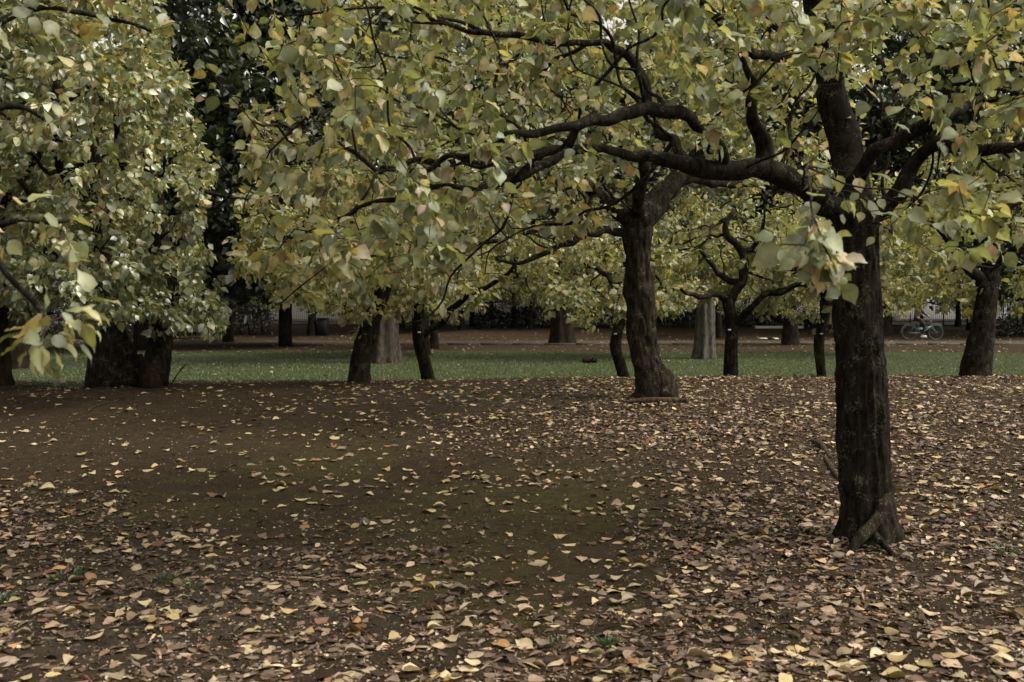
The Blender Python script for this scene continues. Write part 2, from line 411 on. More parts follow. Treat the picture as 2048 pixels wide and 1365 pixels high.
def build_grass():
    n = 180000
    y = 14.5 + 19.5 * rng.random(n) ** 1.15
    x = (rng.random(n) - 0.5) * (1.12 * y + 4)
    lawn, moss, path = masks(x, y)
    k = rng.random(n) < lawn * (0.55 + 0.7 * n2(x, y, 1.1, 31))
    x, y = x[k], y[k]; n = len(x); z = height(x, y) - 0.004
    a = rng.random(n) * math.tau; hh = (0.022 + 0.03 * rng.random(n)); w = 0.006 + 0.006 * rng.random(n)
    lean = 0.6 * hh[:, None] * (rng.random((n, 2)) - 0.5) * 2
    P = np.stack([x, y, z], 1)
    d = np.stack([np.cos(a), np.sin(a), 0 * a], 1) * w[:, None]
    tip = P + np.concatenate([lean, hh[:, None]], 1)
    V = np.stack([P - d, P + d, tip], 1).reshape(-1, 3)
    T = np.arange(3 * n).reshape(-1, 3)
    base = np.array([0.070, 0.104, 0.044]); yl = np.array([0.140, 0.142, 0.060])
    c = base + (yl - base) * (rng.random((n, 1)) ** 2); c = c * (0.7 + 0.6 * rng.random((n, 1)))
    me = make_mesh('lawn_grass', V, T, leaf_mat('grass_blade', 0.35, 0.05, 0.5, 0.2), {'tone': np.repeat(c, 3, 0)}, smooth=False)
    tag(link('grass', me), 'short mown green grass covering the lawn behind the soil mound', 'grass', kind='stuff')
build_grass()

# ------------------------------------------------------------------ leaves
def leaf_lod0m(r):
    t = np.array([0.14, 0.38, 0.68]); w = np.array([0.29, 0.40, 0.27]) * r.uniform(0.88, 1.1)
    fold = r.uniform(0.05, 0.35); cur = r.uniform(0.05, 0.45); side = r.uniform(-0.1, 0.1)
    V = [[0, 0, 0]]
    for k in range(3):
        zc = -cur * t[k] ** 2; xs = side * t[k] ** 2
        V += [[xs - w[k], t[k] + .02, zc + fold * w[k] + r.uniform(-.05, .05)], [xs, t[k], zc], [xs + w[k], t[k] + .02, zc + fold * w[k] + r.uniform(-.05, .05)]]
    V += [[side * 1.3, 1.05, -cur * 1.15]] + [[-0.012, -0.24, 0.03], [0.012, -0.24, 0.03], [0.014, 0.02, 0.0], [-0.014, 0.02, 0.0]]
    return np.array(V), leaf_faces(3)

def leaf_lod0(r):
    t = np.array([0.07, 0.21, 0.38, 0.56, 0.74, 0.88]); w = np.array([0.20, 0.345, 0.40, 0.36, 0.235, 0.095]) * r.uniform(0.88, 1.1)
    fold = r.uniform(0.02, 0.30); cur = r.uniform(0.05, 0.45); side = r.uniform(-0.10, 0.10); cup = r.uniform(-0.25, 0.3)
    V = [[0, 0, 0]]
    for k in range(6):
        zc = -cur * t[k] ** 2 + cup * t[k] * (1 - t[k]) * 0.5; xs = side * t[k] ** 2
        wl = w[k] * r.uniform(0.9, 1.1); wr = w[k] * r.uniform(0.9, 1.1)
        V += [[xs - wl, t[k] + 0.02, zc + fold * wl + r.uniform(-0.05, 0.05)], [xs, t[k], zc], [xs + wr, t[k] + 0.02, zc + fold * wr + r.uniform(-0.05, 0.05)]]
    V += [[side * 1.3, 1.06, -cur * 1.15 - 0.03]]
    V += [[-0.012, -0.24, 0.03], [0.012, -0.24, 0.03], [0.014, 0.02, 0.0], [-0.014, 0.02, 0.0]]
    V = np.array(V)
    return V, leaf_faces(6)

def leaf_faces(m):
    T = [[0, 2, 1], [0, 3, 2]]
    for k in range(m - 1):
        a = 1 + 3 * k; b = a + 3
        T += [[a, a + 1, b + 1], [a, b + 1, b], [a + 1, a + 2, b + 2], [a + 1, b + 2, b + 1]]
    e = 1 + 3 * (m - 1); z = e + 3
    T += [[e, e + 1, z], [e + 1, e + 2, z], [z + 1, z + 2, z + 3], [z + 1, z + 3, z + 4]]
    return np.array(T)

def leaf_lod1(r):
    t = np.array([0.28, 0.66]); w = np.array([0.37, 0.29]) * r.uniform(0.9, 1.1)
    fold = r.uniform(0.05, 0.35); cur = r.uniform(0.05, 0.4)
    V = [[0, 0, 0]]
    for k in range(2):
        zc = -cur * t[k] ** 2
        V += [[-w[k], t[k], zc + fold * w[k]], [0, t[k], zc], [w[k], t[k], zc + fold * w[k]]]
    V += [[r.uniform(-.08, .08), 1, -cur]]
    T = [[0, 2, 1], [0, 3, 2], [1, 2, 5], [1, 5, 4], [2, 3, 6], [2, 6, 5], [4, 5, 7], [5, 6, 7]]
    return np.array(V), np.array(T)

def leaf_lod2(r):
    w = r.uniform(0.3, 0.42); z = r.uniform(0.03, 0.18); c = r.uniform(0.0, 0.3)
    return np.array([[0, 0, 0], [-w, 0.45, z], [w, 0.45, z], [0, 1, -c]]), np.array([[0, 3, 1], [0, 2, 3]])

def dry_lod0(r, t=(0.07, 0.21, 0.38, 0.56, 0.74, 0.89), w=(0.20, 0.34, 0.40, 0.37, 0.26, 0.12)):
    """a fallen leaf: curled up at the sides and tip, edge softly waved"""
    w = np.array(w) * r.uniform(0.85, 1.1)
    kind = r.random()
    fold = r.uniform(0.0, 0.25) if kind < 0.5 else r.uniform(-0.35, 0.0)
    if kind > 0.9: fold = r.uniform(0.5, 1.0); w = w * 0.8
    cur = r.uniform(-0.3, 0.3); wav = r.uniform(0.01, 0.05); ph = r.uniform(0, 6.28); kk = r.uniform(4, 8); bend = r.uniform(-.15, .15)
    V = [[0, 0, 0]]
    for k in range(len(t)):
        zc = cur * (t[k] - 0.45) ** 2 * 1.6; xc = bend * t[k] ** 2
        wl = w[k] * r.uniform(0.93, 1.06); wr = w[k] * r.uniform(0.93, 1.06)
        V += [[xc - wl, t[k] + .02, zc + fold * wl * (1 + w[k]) + wav * math.sin(kk * t[k] + ph)], [xc, t[k], zc], [xc + wr, t[k] + .02, zc + fold * wr * (1 + w[k]) + wav * math.sin(kk * t[k] + ph * 2)]]
    V += [[bend * 1.2, 1.05, cur * 0.5 + r.uniform(-.05, .08)]]
    V += [[-0.012, -0.25, r.uniform(.0, .12)], [0.012, -0.25, r.uniform(.0, .12)], [0.014, 0.02, 0.0], [-0.014, 0.02, 0.0]]
    V = np.array(V); V[:, 1] -= 0.5; V[:, 2] -= np.quantile(V[:, 2], 0.12)
    return V, leaf_faces(len(t))

def crumpled_lod1(r):
    """an old brown leaf, shrunk and crumpled"""
    V, T = leaf_lod1(r); V = V.copy()
    V[:, 1] -= 0.5; V[:, 0] *= r.uniform(0.6, 1.0); V[:, 2] += np.array([r.uniform(-0.14, 0.22) for _ in range(len(V))]); V[:, 2] -= V[:, 2].min()
    V[:, 2] *= 0.6
    return V, T

def variants(fn, n, seed):
    r = random.Random(seed); L = [fn(r) for _ in range(n)]
    return np.stack([v for v, t in L]), L[0][1]
LEAF0, LEAF1, LEAF2 = variants(leaf_lod0, 16, 1), variants(leaf_lod1, 12, 2), variants(leaf_lod2, 10, 3)
def crumpled_lod0(r):
    V, T = dry_lod0(r, (0.13, 0.40, 0.72), (0.29, 0.40, 0.26)); V = V.copy(); V[:, 0] *= r.uniform(0.55, 1.0); V[:, 2] *= r.uniform(.5, 1.3); V[:-4, :2] += np.array([[r.uniform(-.05, .05), r.uniform(-.05, .05)] for _ in range(len(V) - 4)])
    return V, T
LEAF0M = variants(leaf_lod0m, 14, 8)
DRY0, DRY1, CRUMP = variants(dry_lod0, 24, 4), variants(crumpled_lod1, 20, 5), variants(crumpled_lod0, 20, 6)

def frames_from(axis, normal):
    """(N,3,3) matrices with columns x, y (leaf axis), z (leaf normal)"""
    y = axis / (np.linalg.norm(axis, axis=1)[:, None] + 1e-9)
    z = normal - y * np.sum(normal * y, 1)[:, None]; z /= np.linalg.norm(z, axis=1)[:, None] + 1e-9
    x = np.cross(y, z)
    return np.stack([x, y, z], -1)

def merged_leaves(name, var, Mx, pos, scale, tone, vid, mat):
    VV, T = var; nv = VV.shape[1]
    V = np.einsum('nij,nkj->nki', Mx, VV[vid]) * scale[:, None, None] + pos[:, None, :]
    F = (T[None, :, :] + (np.arange(len(pos)) * nv)[:, None, None]).reshape(-1, 3)
    c = np.repeat(tone[:, None, :], nv, 1)
    if nv >= 14:
        c = c.copy(); mid = [i for i in range(nv - 4) if i % 3 == 2 or i == 0]; c[:, mid] *= 1.22
    return make_mesh(name, V.reshape(-1, 3), F, mat, {'tone': c.reshape(-1, 3)})

_single = {}
def single_leaf_mesh(var, vkey, vid, ckey, tone, mat):
    k = (vkey, vid, ckey)
    if k not in _single:
        V = var[0][vid]; c = np.repeat(np.asarray(tone)[None, :], len(V), 0).copy()
        if len(V) >= 14: c[[i for i in range(len(V) - 4) if i % 3 == 2 or i == 0]] *= 1.22
        _single[k] = make_mesh('leaf', V, var[1], mat, {'tone': c})
    return _single[k]

# own colours of the leaves (reflectance)
GREEN = np.array([(0.150, 0.175, 0.090), (0.215, 0.245, 0.125), (0.285, 0.310, 0.180), (0.305, 0.315, 0.150), (0.370, 0.350, 0.165),
                  (0.410, 0.345, 0.150), (0.480, 0.400, 0.280), (0.370, 0.250, 0.125), (0.165, 0.185, 0.085)])
W_NEAR = np.array([.15, .24, .22, .15, .08, .03, .06, .02, .05])
W_YEL = np.array([.07, .13, .15, .23, .22, .09, .06, .03, .02])
W_LEFT = np.array([.22, .19, .08, .20, .13, .05, .03, .01, .13])
W_MID = np.array([.16, .18, .12, .24, .17, .05, .03, .01, .04])
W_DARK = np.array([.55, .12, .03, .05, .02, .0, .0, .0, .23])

# ------------------------------------------------------------------ tree growth
def in_poly(px, py, poly):
    c = np.zeros(len(px), bool); n = len(poly)
    for i in range(n):
        x1, y1 = poly[i]; x2, y2 = poly[(i + 1) % n]
        if y1 == y2: continue
        k = ((y1 > py) != (y2 > py)) & (px < (x2 - x1) * (py - y1) / (y2 - y1) + x1)
        c ^= k
    return c

def crown_points(poly, d0, d1, n, r, keep=None):
    """n points filling the space seen through a photo polygon between two distances"""
    poly = np.asarray(poly, float); out = []
    tot = 0
    while tot < n:
        m = 4000
        px = r.uniform(poly[:, 0].min(), poly[:, 0].max(), m); py = r.uniform(poly[:, 1].min(), poly[:, 1].max(), m)
        d = (d0 ** 3 + (d1 ** 3 - d0 ** 3) * r.random(m)) ** (1 / 3)
        k = in_poly(px, py, poly)
        P = CAM + d[:, None] * (FWD + RIGHT * ((px - 1024) / F_PX)[:, None] - UP * ((py - 682.5) / F_PX)[:, None])
        if keep is not None: k &= keep(P)
        out.append(P[k]); tot += k.sum()
    return np.concatenate(out)[:n]

def ellipsoid_points(c, rad, n, r, shell=0.0):
    v = r.normal(size=(n, 3)); v /= np.linalg.norm(v, axis=1)[:, None]
    q = (shell + (1 - shell) * r.random(n)) ** (1 / 3.0)
    return np.asarray(c) + v * q[:, None] * np.asarray(rad)

class Grow:
    def __init__(self):
        self.P = []; self.par = []; self.r0 = []; self.limb = []
    def limb_path(self, pts, rad, step, parent=-1, lid=0, wig=0.0, r=None):
        """adds a hand-placed limb; returns node ids"""
        pts = np.asarray(pts, float); rad = np.asarray(rad, float)
        if len(rad) != len(pts): rad = np.interp(np.linspace(0, 1, len(pts)), np.linspace(0, 1, len(rad)), rad)
        Q = catmull(np.concatenate([pts, rad[:, None]], 1), 8)
        L = np.r_[0, np.cumsum(np.linalg.norm(np.diff(Q[:, :3], axis=0), axis=1))]
        n = max(2, int(L[-1] / step) + 1)
        S = np.stack([np.interp(np.linspace(0, L[-1], n), L, Q[:, k]) for k in range(4)], 1)
        if wig and r is not None:
            j = r.normal(size=(n, 3)) * wig; j[0] = 0; S[:, :3] += j
        ids = []
        for k in range(n):
            if k == 0 and parent >= 0: ids.append(parent); continue
            self.P.append(S[k, :3]); self.par.append(ids[-1] if ids else parent); self.r0.append(S[k, 3]); self.limb.append(lid)
            ids.append(len(self.P) - 1)
        return ids
    def crook(self, node, dirv, length, r0, r1, lid, r, up=0.15, turn=0.75):
        """a crooked bough that zigzags away from a node"""
        n = max(4, int(length / 0.13)); p = np.array(self.P[node]); d = np.asarray(dirv, float); d = d / np.linalg.norm(d); home = d.copy(); last = node
        for k in range(n):
            d = d + r.normal(size=3) * turn * 0.6 + home * 0.25 + np.array([0, 0, up * 0.5]); d /= np.linalg.norm(d)
            p = p + d * length / n
            self.P.append(p); self.par.append(last); self.r0.append(r0 + (r1 - r0) * (k + 1) / n); self.limb.append(lid); last = len(self.P) - 1
        return last
    def crooks(self, n, r, rng_len, r0, centre, lid0=20, rmin=0.012, up=0.15, turn=0.75):
        """n crooked boughs from the limbs placed so far, heading outwards"""
        ids = [i for i in range(len(self.P)) if self.limb[i] > 0 and self.r0[i] > rmin and self.P[i][2] > centre[2] - 0.9]
        for k in range(n):
            i = ids[r.integers(len(ids))]; o = np.array(self.P[i]) - np.asarray(centre); o[2] = abs(o[2]) * 0.3
            d = o / (np.linalg.norm(o) + 1e-6) * 0.7 + r.normal(size=3) * 0.7
            q = min(self.r0[i] * 0.7, r0 * r.uniform(.6, 1.2))
            self.crook(i, d, r.uniform(*rng_len), q, q * 0.35, lid0 + k, r, up, turn)
    def nearest(self, p):
        return int(np.argmin(np.linalg.norm(np.array(self.P) - np.asarray(p), axis=1)))
    def colonize(self, A, step=0.12, kill=0.24, infl=1.0, jit=0.35, trop=(0, 0, 0), r=None, maxit=220, start=0):
        A = np.asarray(A, float); alive = np.ones(len(A), bool)
        P = np.array(self.P)
        best = np.full(len(A), 1e9); bi = np.zeros(len(A), int)
        def upd(Pn, i0):
            for s in range(0, len(Pn), 400):
                D = np.linalg.norm(A[:, None, :] - Pn[None, s:s + 400, :], axis=2)
                m = D.min(1); k = m < best; best[k] = m[k]; bi[k] = i0 + s + D.argmin(1)[k]
        upd(P[start:], start); nch = {}
        alive &= best > kill
        for it in range(maxit):
            act = np.where(alive & (best < infl))[0]
            if len(act) == 0:
                al = np.where(alive)[0]
                if len(al) == 0: break
                act = al[np.argsort(best[al])[:3]]
            newP = []; i0 = len(self.P)
            for nid in np.unique(bi[act]):
                if nch.get(nid, 0) >= 3: alive[act[bi[act] == nid]] = False; continue
                a = act[bi[act] == nid]; p = self.P[nid]
                v = A[a] - p; v /= np.linalg.norm(v, axis=1)[:, None] + 1e-9
                if nch.get(nid, 0) >= 1: dirv = v[r.integers(len(v))]
                else: dirv = v.sum(0)
                dirv = dirv / (np.linalg.norm(dirv) + 1e-9) + r.normal(size=3) * jit + np.asarray(trop)
                pp = self.par[nid]
                if pp >= 0:
                    f = p - self.P[pp]; f = f / (np.linalg.norm(f) + 1e-9); dirv = dirv + 0.35 * f
                dirv /= np.linalg.norm(dirv) + 1e-9
                q = p + dirv * step * r.uniform(0.8, 1.2)
                self.P.append(q); self.par.append(int(nid)); self.r0.append(0.0); self.limb.append(-1)
                nch[nid] = nch.get(nid, 0) + 1; newP.append(q)
            if not newP: continue
            upd(np.array(newP), i0)
            alive &= best > kill
    def finish(self, tip=0.0016, e=2.35):
        n = len(self.P); par = np.array(self.par); P = np.array(self.P)
        acc = np.zeros(n); kids = [[] for _ in range(n)]
        for i in range(n):
            if par[i] >= 0: kids[par[i]].append(i)
        order = []; stack = [i for i in range(n) if par[i] < 0]
        while stack:
            i = stack.pop(); order.append(i); stack += kids[i]
        for i in reversed(order):
            if not kids[i]: acc[i] = tip ** e
            if par[i] >= 0: acc[par[i]] += acc[i]
        r = acc ** (1 / e)
        r0 = np.array(self.r0); r = np.where(r0 > 0, np.maximum(r0, np.minimum(r, r0 * 1.3)), r)
        depth = np.zeros(n, int)                                   # nodes to the farthest tip
        for i in reversed(order):
            if par[i] >= 0: depth[par[i]] = max(depth[par[i]], depth[i] + 1)
        # chains
        chains = []; starts = [i for i in range(n) if par[i] < 0]
        todo = [(i, -1) for i in starts]
        while todo:
            i, p = todo.pop(); ch = [p, i] if p >= 0 else [i]
            while kids[i]:
                same = [k for k in kids[i] if self.limb[k] == self.limb[i] and self.limb[i] >= 0]
                k0 = same[0] if same else (max(kids[i], key=lambda k: r[k]) if self.limb[i] < 0 else None)
                todo += [(k, i) for k in kids[i] if k != k0]
                if k0 is None: break
                ch.append(k0); i = k0
            chains.append(ch)
        self.A = P; self.rad = r; self.kids = kids; self.depth = depth; self.chains = chains; self.para = par
        return self

def leaves_of(g, r, per=3.0, rmax=0.006, size=0.09, up=0.9, droop=0.45, offs=0.05, dmax=9):
    """position, axis, normal, size of the leaves on the thin shoots"""
    ids = [i for i in range(len(g.A)) if g.limb[i] < 0 and g.rad[i] < rmax and g.depth[i] <= dmax]
    pos, ax, nm = [], [], []
    for i in ids:
        k = r.poisson(per * (1.5 if g.depth[i] < 2 else 1.0))
        p0 = g.A[g.para[i]]; p1 = g.A[i]; t = p1 - p0; t = t / (np.linalg.norm(t) + 1e-9)
        for _ in range(k):
            u = r.random(); p = p0 + (p1 - p0) * u
            a = r.normal(size=3) * 0.75 + t * 0.7; a[2] -= droop + 0.5 * r.random(); a /= np.linalg.norm(a)
            nn = r.normal(size=3) * 0.55 + np.array([0, 0, up])
            pos.append(p + a * offs * r.uniform(0.3, 1.0)); ax.append(a); nm.append(nn)
    pos, ax, nm = np.array(pos), np.array(ax), np.array(nm)
    s = size * np.clip(r.normal(1.0, 0.27, len(pos)), 0.4, 1.6)
    return pos, frames_from(ax, nm), s

TREES = []      # (empty, leaves ...) of the trees whose leaves are told apart in the photograph

def tree_parts(t, g, r, bark, twig_mat, base, trunk_sides=14, bark_amp=0.0, lumps=0.0, flare=None, part_r=0.011, limb_sides=9, names=None, seed=0, subdiv=3, bark_mats=None):
    """meshes of trunk, limbs and twigs under the tree's Empty; coordinates relative to its base"""
    base = np.asarray(base)
    tw = MB()
    for ch in g.chains:
        P = g.A[ch] - base; rad = g.rad[ch].copy()
        lid = g.limb[ch[-1]]
        if len(ch) > 1 and lid < 0: rad[0] = min(rad[0], rad[1] * 1.15)
        if lid >= 0 and len(ch) > 1 and g.limb[ch[0]] != lid: rad[0] = min(rad[0], rad[1] * 1.25)
        if lid < 0 and rad[1 if len(rad) > 1 else 0] < part_r:
            if len(ch) < 2: continue
            n = 3 if rad.max() < 0.004 else 5
            V, Q, T = tube_geo(P, np.maximum(rad, 0.0011), n, cap=False); tw.add(V, Q, T); continue
        nm = (names or {}).get(lid, 'branch'); is_trunk = nm == 'trunk'
        sub = subdiv * (3 if is_trunk and bark_amp else 1)
        PR = catmull(np.concatenate([P, rad[:, None]], 1), sub)
        V, Q, T = tube_geo(PR[:, :3], PR[:, 3], trunk_sides if is_trunk else limb_sides, bark=bark_amp if is_trunk else min(bark_amp * 0.6, rad.mean() * .22), lumps=lumps * (1.0 if is_trunk else 1.25), seed=seed + 7 * max(lid, 0), flare=flare if is_trunk and lid == 0 else None)
        F = [Q] + ([T] if len(T) else [])
        link(nm, make_mesh(nm, V, F, (bark_mats or {}).get(lid, bark)), t)
    if tw.V: tag(tw.build('twigs', twig_mat, t), kind='stuff')

def crown_mesh(t, base, lv, var, tone, r, mat=M_LEAF):
    pos, Mx, s = lv
    vid = r.integers(0, len(var[0]), len(pos))
    me = merged_leaves('crown', var, Mx, pos - np.asarray(base), s, tone, vid, mat)
    return tag(link('crown', me, t), kind='stuff')

def pick_tone(r, n, w, jitter=0.16):
    k = r.choice(len(GREEN), n, p=np.asarray(w) / np.sum(w))
    return k, GREEN[k] * (1 + jitter * r.normal(size=(n, 1))).clip(0.6, 1.4)

def add_tag(t, base, p, facing=(0, -1, 0), w=0.05, h=0.03, ink=False):
    """small white name tag fixed to a trunk"""
    p = np.asarray(p) - np.asarray(base)
    m = MB().box(p, (w, 0.004, h), rotz=math.atan2(facing[0], -facing[1]) if True else 0, bevel=0.001)
    o = m.build('name_tag', M_TAG, t, smooth=False)
    if ink:
        q = MB()
        for dz in (0.008, -0.004): q.box(p + np.array([0, -0.0035, dz]), (w * 0.6, 0.001, 0.005))
        q.build('tag_print', M_TAG_INK, o, smooth=False)

def pts(d, *L):
    """pixel path -> points; each item (px, py[, distance offset])"""
    return [at(q[0], q[1], d + (q[2] if len(q) > 2 else 0)) for q in L]

GROUP_PLUM = 'broad crowned trees along the mound'

# ---- the near tree on the right
def near_tree():
    r = np.random.default_rng(11); d = 6.2
    base, d = ground_at(1735, 1078)
    base[2] -= 0.0
    t = empty('deciduous_tree', base, 'nearest tree, thick dark leaning trunk with exposed roots and wide crown filling the top right', 'tree', GROUP_PLUM)
    g = Grow(); st = 0.10
    pxm = d / F_PX
    tr = g.limb_path([base + (0, 0, -0.08)] + pts(d, (1733, 1000), (1728, 900), (1720, 760), (1714, 640), (1714, 540), (1716, 445)), np.array([103, 99, 95, 92, 88, 82, 76, 72]) / 2 * pxm, st, -1, 0)
    top = tr[-1]
    a = g.limb_path(pts(d, (1716, 445), (1660, 415, -.1), (1600, 368, -.25), (1545, 338, -.35), (1480, 338, -.45), (1405, 338, -.55), (1345, 322, -.6), (1260, 316, -.75), (1150, 296, -.9), (1040, 318, -1.0), (930, 326, -1.1), (800, 330, -1.1)), np.array([56, 46, 44, 42, 36, 30, 22, 17, 15, 12, 9, 7]) / 2 * pxm, st, tr[-2], 1, 0.014, r)
    b = g.limb_path(pts(d, (1716, 445), (1705, 370, .3), (1690, 300, .45), (1668, 210, .5), (1652, 120, .5), (1630, 20, .4), (1600, -80, .2)), np.array([60, 64, 64, 62, 52, 36, 24]) / 2 * pxm, st, tr[-2], 2, 0.006, r)
    c = g.limb_path(pts(d, (1716, 445), (1770, 415, -.05), (1815, 355, -.1), (1850, 300, -.2), (1905, 288, -.35), (1980, 300, -.5), (2060, 286, -.6), (2180, 250, -.6)), np.array([44, 32, 28, 24, 22, 18, 15, 10]) / 2 * pxm, st, tr[-2], 3, 0.015, r)
    e = g.limb_path(pts(d, (1700, 385, .25), (1735, 318, .1), (1768, 290, .05), (1830, 262, 0), (1872, 236, -.1), (1905, 170, -.2), (1930, 90, -.3), (1990, 20, -.3)), np.array([34, 28, 26, 24, 22, 17, 13, 9]) / 2 * pxm, st, g.nearest(at(1704, 372, d + .3)), 4, 0.015, r)
    f = g.limb_path(pts(d, (1450, 338, -.48), (1432, 290, -.6), (1385, 232, -.8), (1325, 214, -.95), (1268, 226, -1.05), (1205, 236, -1.2), (1150, 250, -1.3), (1095, 262, -1.3), (1030, 268, -1.4), (960, 296, -1.3), (880, 318, -1.2), (790, 345, -1.2), (690, 300, -1.0)), np.array([22, 19, 18, 18, 17, 16, 15, 13, 11, 9, 7, 6, 4]) / 2 * pxm, st, g.nearest(at(1450, 338, d - .48)), 5, 0.016, r)
    f2 = g.limb_path(pts(d, (1534, 330, -.35), (1530, 300, -.38), (1522, 268, -.42), (1500, 225, -.5), (1510, 170, -.55), (1480, 110, -.6)), np.array([36, 32, 24, 18, 14, 9]) / 2 * pxm, st, g.nearest(at(1535, 338, d - .35)), 10, 0.012, r)
    h = g.limb_path(pts(d, (1380, 330, -.55), (1352, 285, -.5), (1310, 250, -.3), (1270, 130, -.2), (1210, 90, -.3), (1110, 84, -.5), (1000, 70, -.7), (900, 50, -.8), (790, 20, -.8)), np.array([20, 16, 13, 12, 11, 11, 9, 7, 5]) / 2 * pxm, st, g.nearest(at(1385, 336, d - .55)), 6, 0.010, r)
    k = g.limb_path(pts(d, (1655, 140, .5), (1590, 120, .3), (1500, 100, 0), (1440, 40, -.3), (1360, -20, -.6), (1250, -60, -.9)), np.array([28, 20, 16, 14, 11, 8]) / 2 * pxm, st, g.nearest(at(1655, 140, d + .5)), 7, 0.01, r)
    l = g.limb_path(pts(d, (1872, 236, -.1), (1930, 215, .3), (2000, 180, .7), (2100, 150, .9)), np.array([20, 16, 12, 8]) / 2 * pxm, st, g.nearest(at(1872, 236, d - .1)), 8, 0.015, r)
    m_ = g.limb_path(pts(d, (1150, 296, -.9), (1060, 345, -1.1), (960, 372, -1.2), (840, 380, -1.1), (720, 420, -1.0), (620, 470, -.8)), np.array([14, 12, 9, 8, 6, 5]) / 2 * pxm, st, g.nearest(at(1150, 296, d - .9)), 9, 0.010, r)
    tw1 = g.limb_path([np.array(g.P[g.nearest(at(1600, 368, d - .25))])] + [at(1610, 330, 4.6), at(1620, 400, 3.6), at(1615, 470, 3.2), at(1590, 505, 3.15), at(1562, 492, 3.15)], [.010, .007, .005, .004, .003, .002], 0.09, g.nearest(at(1600, 368, d - .25)), -1, 0.004, r)
    g.limb_path([g.P[tw1[-6]], at(1650, 500, 3.15), at(1680, 545, 3.15)], [.004, .003, .002], 0.07, tw1[-6], -1, .003, r)
    g.limb_path(pts(d, (1790, 470, -.3), (1750, 440, -.75), (1715, 405, -.75), (1695, 398, -.75)), [.006, .005, .004, .002], 0.08, g.nearest(at(1770, 415, d)), -1, .003, r)
    g.crooks(34, r, (0.7, 1.6), 0.012, base + (0, 0, 2.4), 20, 0.010)
    def keep(P): return ((P[:, 0] - 1.35) / 3.5) ** 2 + ((P[:, 1] - 6.1) / 2.5) ** 2 < 1
    A = crown_points([(455, 555), (560, 545), (620, 590), (690, 560), (830, 560), (960, 500), (1060, 420), (1180, 372), (1300, 318), (1450, 290), (1620, 290), (1660, 130), (1740, 140), (1760, 260), (1850, 330), (2048, 420), (2300, 430), (2300, -120), (620, -120), (540, 40), (530, 180), (420, 320), (500, 430)], 4.3, 8.6, 1500, r, keep)
    for Q in ([(640, 260, -1), (560, 150, -1), (500, 70, -1), (452, -12, -1)], [(560, 330, -.9), (500, 240, -.9), (440, 170, -.9), (395, 100, -.9)], [(700, 200, -1.2), (660, 90, -1.2), (640, -20, -1.2)], [(900, 260, -1.3), (850, 150, -1.3), (810, 30, -1.3)]):
        g.limb_path(pts(d, *Q), [0.005, 0.004, 0.003, 0.0015], 0.09, g.nearest(pts(d, Q[0])[0]), -1, 0.003, r)
    hang = [crown_points([(1880, 330), (2100, 300), (2100, 560), (1930, 560)], 3.6, 5.0, 26, r), crown_points([(800, 420), (1000, 420), (960, 520), (820, 540)], 4.0, 4.8, 12, r)]
    A = np.concatenate([A] + hang)
    g.colonize(A, 0.10, 0.175, 0.9, 0.6, (0, 0, -0.03), r)
    g.finish(0.0022, 2.2)
    tree_parts(t, g, r, M_BARK, M_TWIG, base, 84, 0.022, 0.20, (0.055, 0.13, 4, 0.6), 0.010, 20, {0: 'trunk'}, 3, 3)
    # roots that show above the soil
    for P, rr in ((pts(d, (1778, 975, -.06), (1764, 1020, -.16), (1742, 1052, -.24), (1718, 1078, -.30), (1698, 1098, -.34)), (0.046, 0.044, 0.038, 0.030, 0.010)), (pts(d, (1738, 1060, -.15), (1762, 1085, -.30), (1788, 1106, -.36)), (0.03, 0.020, 0.010))):
        P = np.array(P)
        gzz = height(P[:, 0], P[:, 1]); P[:, 2] = np.maximum(P[:, 2], gzz + 0.004); P[-1, 2] = gzz[-1] - 0.004
        PR = catmull(np.concatenate([P - base, np.array(rr)[:, None]], 1), 8)
        V, Q, T = tube_geo(PR[:, :3], PR[:, 3], 20, bark=0.008, lumps=0.3, seed=31); link('root', make_mesh('root', V, [Q, T], M_BARK_MOSS), t)
    lv = leaves_of(g, r, 4.4, 0.0085, 0.067, 0.9, 0.45, 0.06)
    qx, qy, qd = project(lv[0])                                   # the bare middle of the crown round the fork
    bare = (in_poly(qx, qy, [(1600, 150), (1760, 150), (1850, 210), (1900, 330), (1790, 470), (1600, 430), (1400, 380), (1400, 300), (1590, 300)]) & (r.random(len(qx)) < .85)) | (in_poly(qx, qy, [(1040, 215), (1420, 190), (1420, 380), (1180, 420), (1040, 330)]) & (r.random(len(qx)) < .45))
    lv = tuple(q[~bare] for q in lv)
    spray = [(1590, 522, 1), (1618, 545, 1), (1560, 500, 1), (1640, 478, 1), (1692, 556, 1), (1664, 548, 0), (1676, 575, 0), (1606, 492, 1), (1548, 470, 0), (1655, 515, 1)]
    spr2 = [(1700, 400, 1), (1742, 412, 2), (1758, 398, 1), (1722, 424, 4), (1748, 475, 4), (1716, 385, 2), (1690, 412, 1)]
    p2, a2, m2, k2 = [], [], [], []
    for L_, dd in ((spray, 3.15), (spr2, 5.45)):
        for (qx, qy, kk) in L_:
            p2.append(at(qx, qy, dd + r.uniform(-.06, .06))); a2.append([r.normal() * .8, -.4 + r.normal() * .3, -.55]); m2.append([r.normal() * .4, -.75, .6]); k2.append(kk)
    lv = (np.concatenate([lv[0], p2]), np.concatenate([lv[1], frames_from(np.array(a2), np.array(m2))]), np.concatenate([lv[2], np.where(np.arange(len(p2)) < len(spray), .058, .070) * r.uniform(.85, 1.15, len(p2))]))
    n = len(lv[0])
    px, py, dd = project(lv[0])
    yel = sstep(900, 520, px)[:, None]
    kA, tA = pick_tone(r, n, W_NEAR); kB, tB = pick_tone(r, n, W_YEL)
    sel = r.random(n) < yel[:, 0] * 0.9
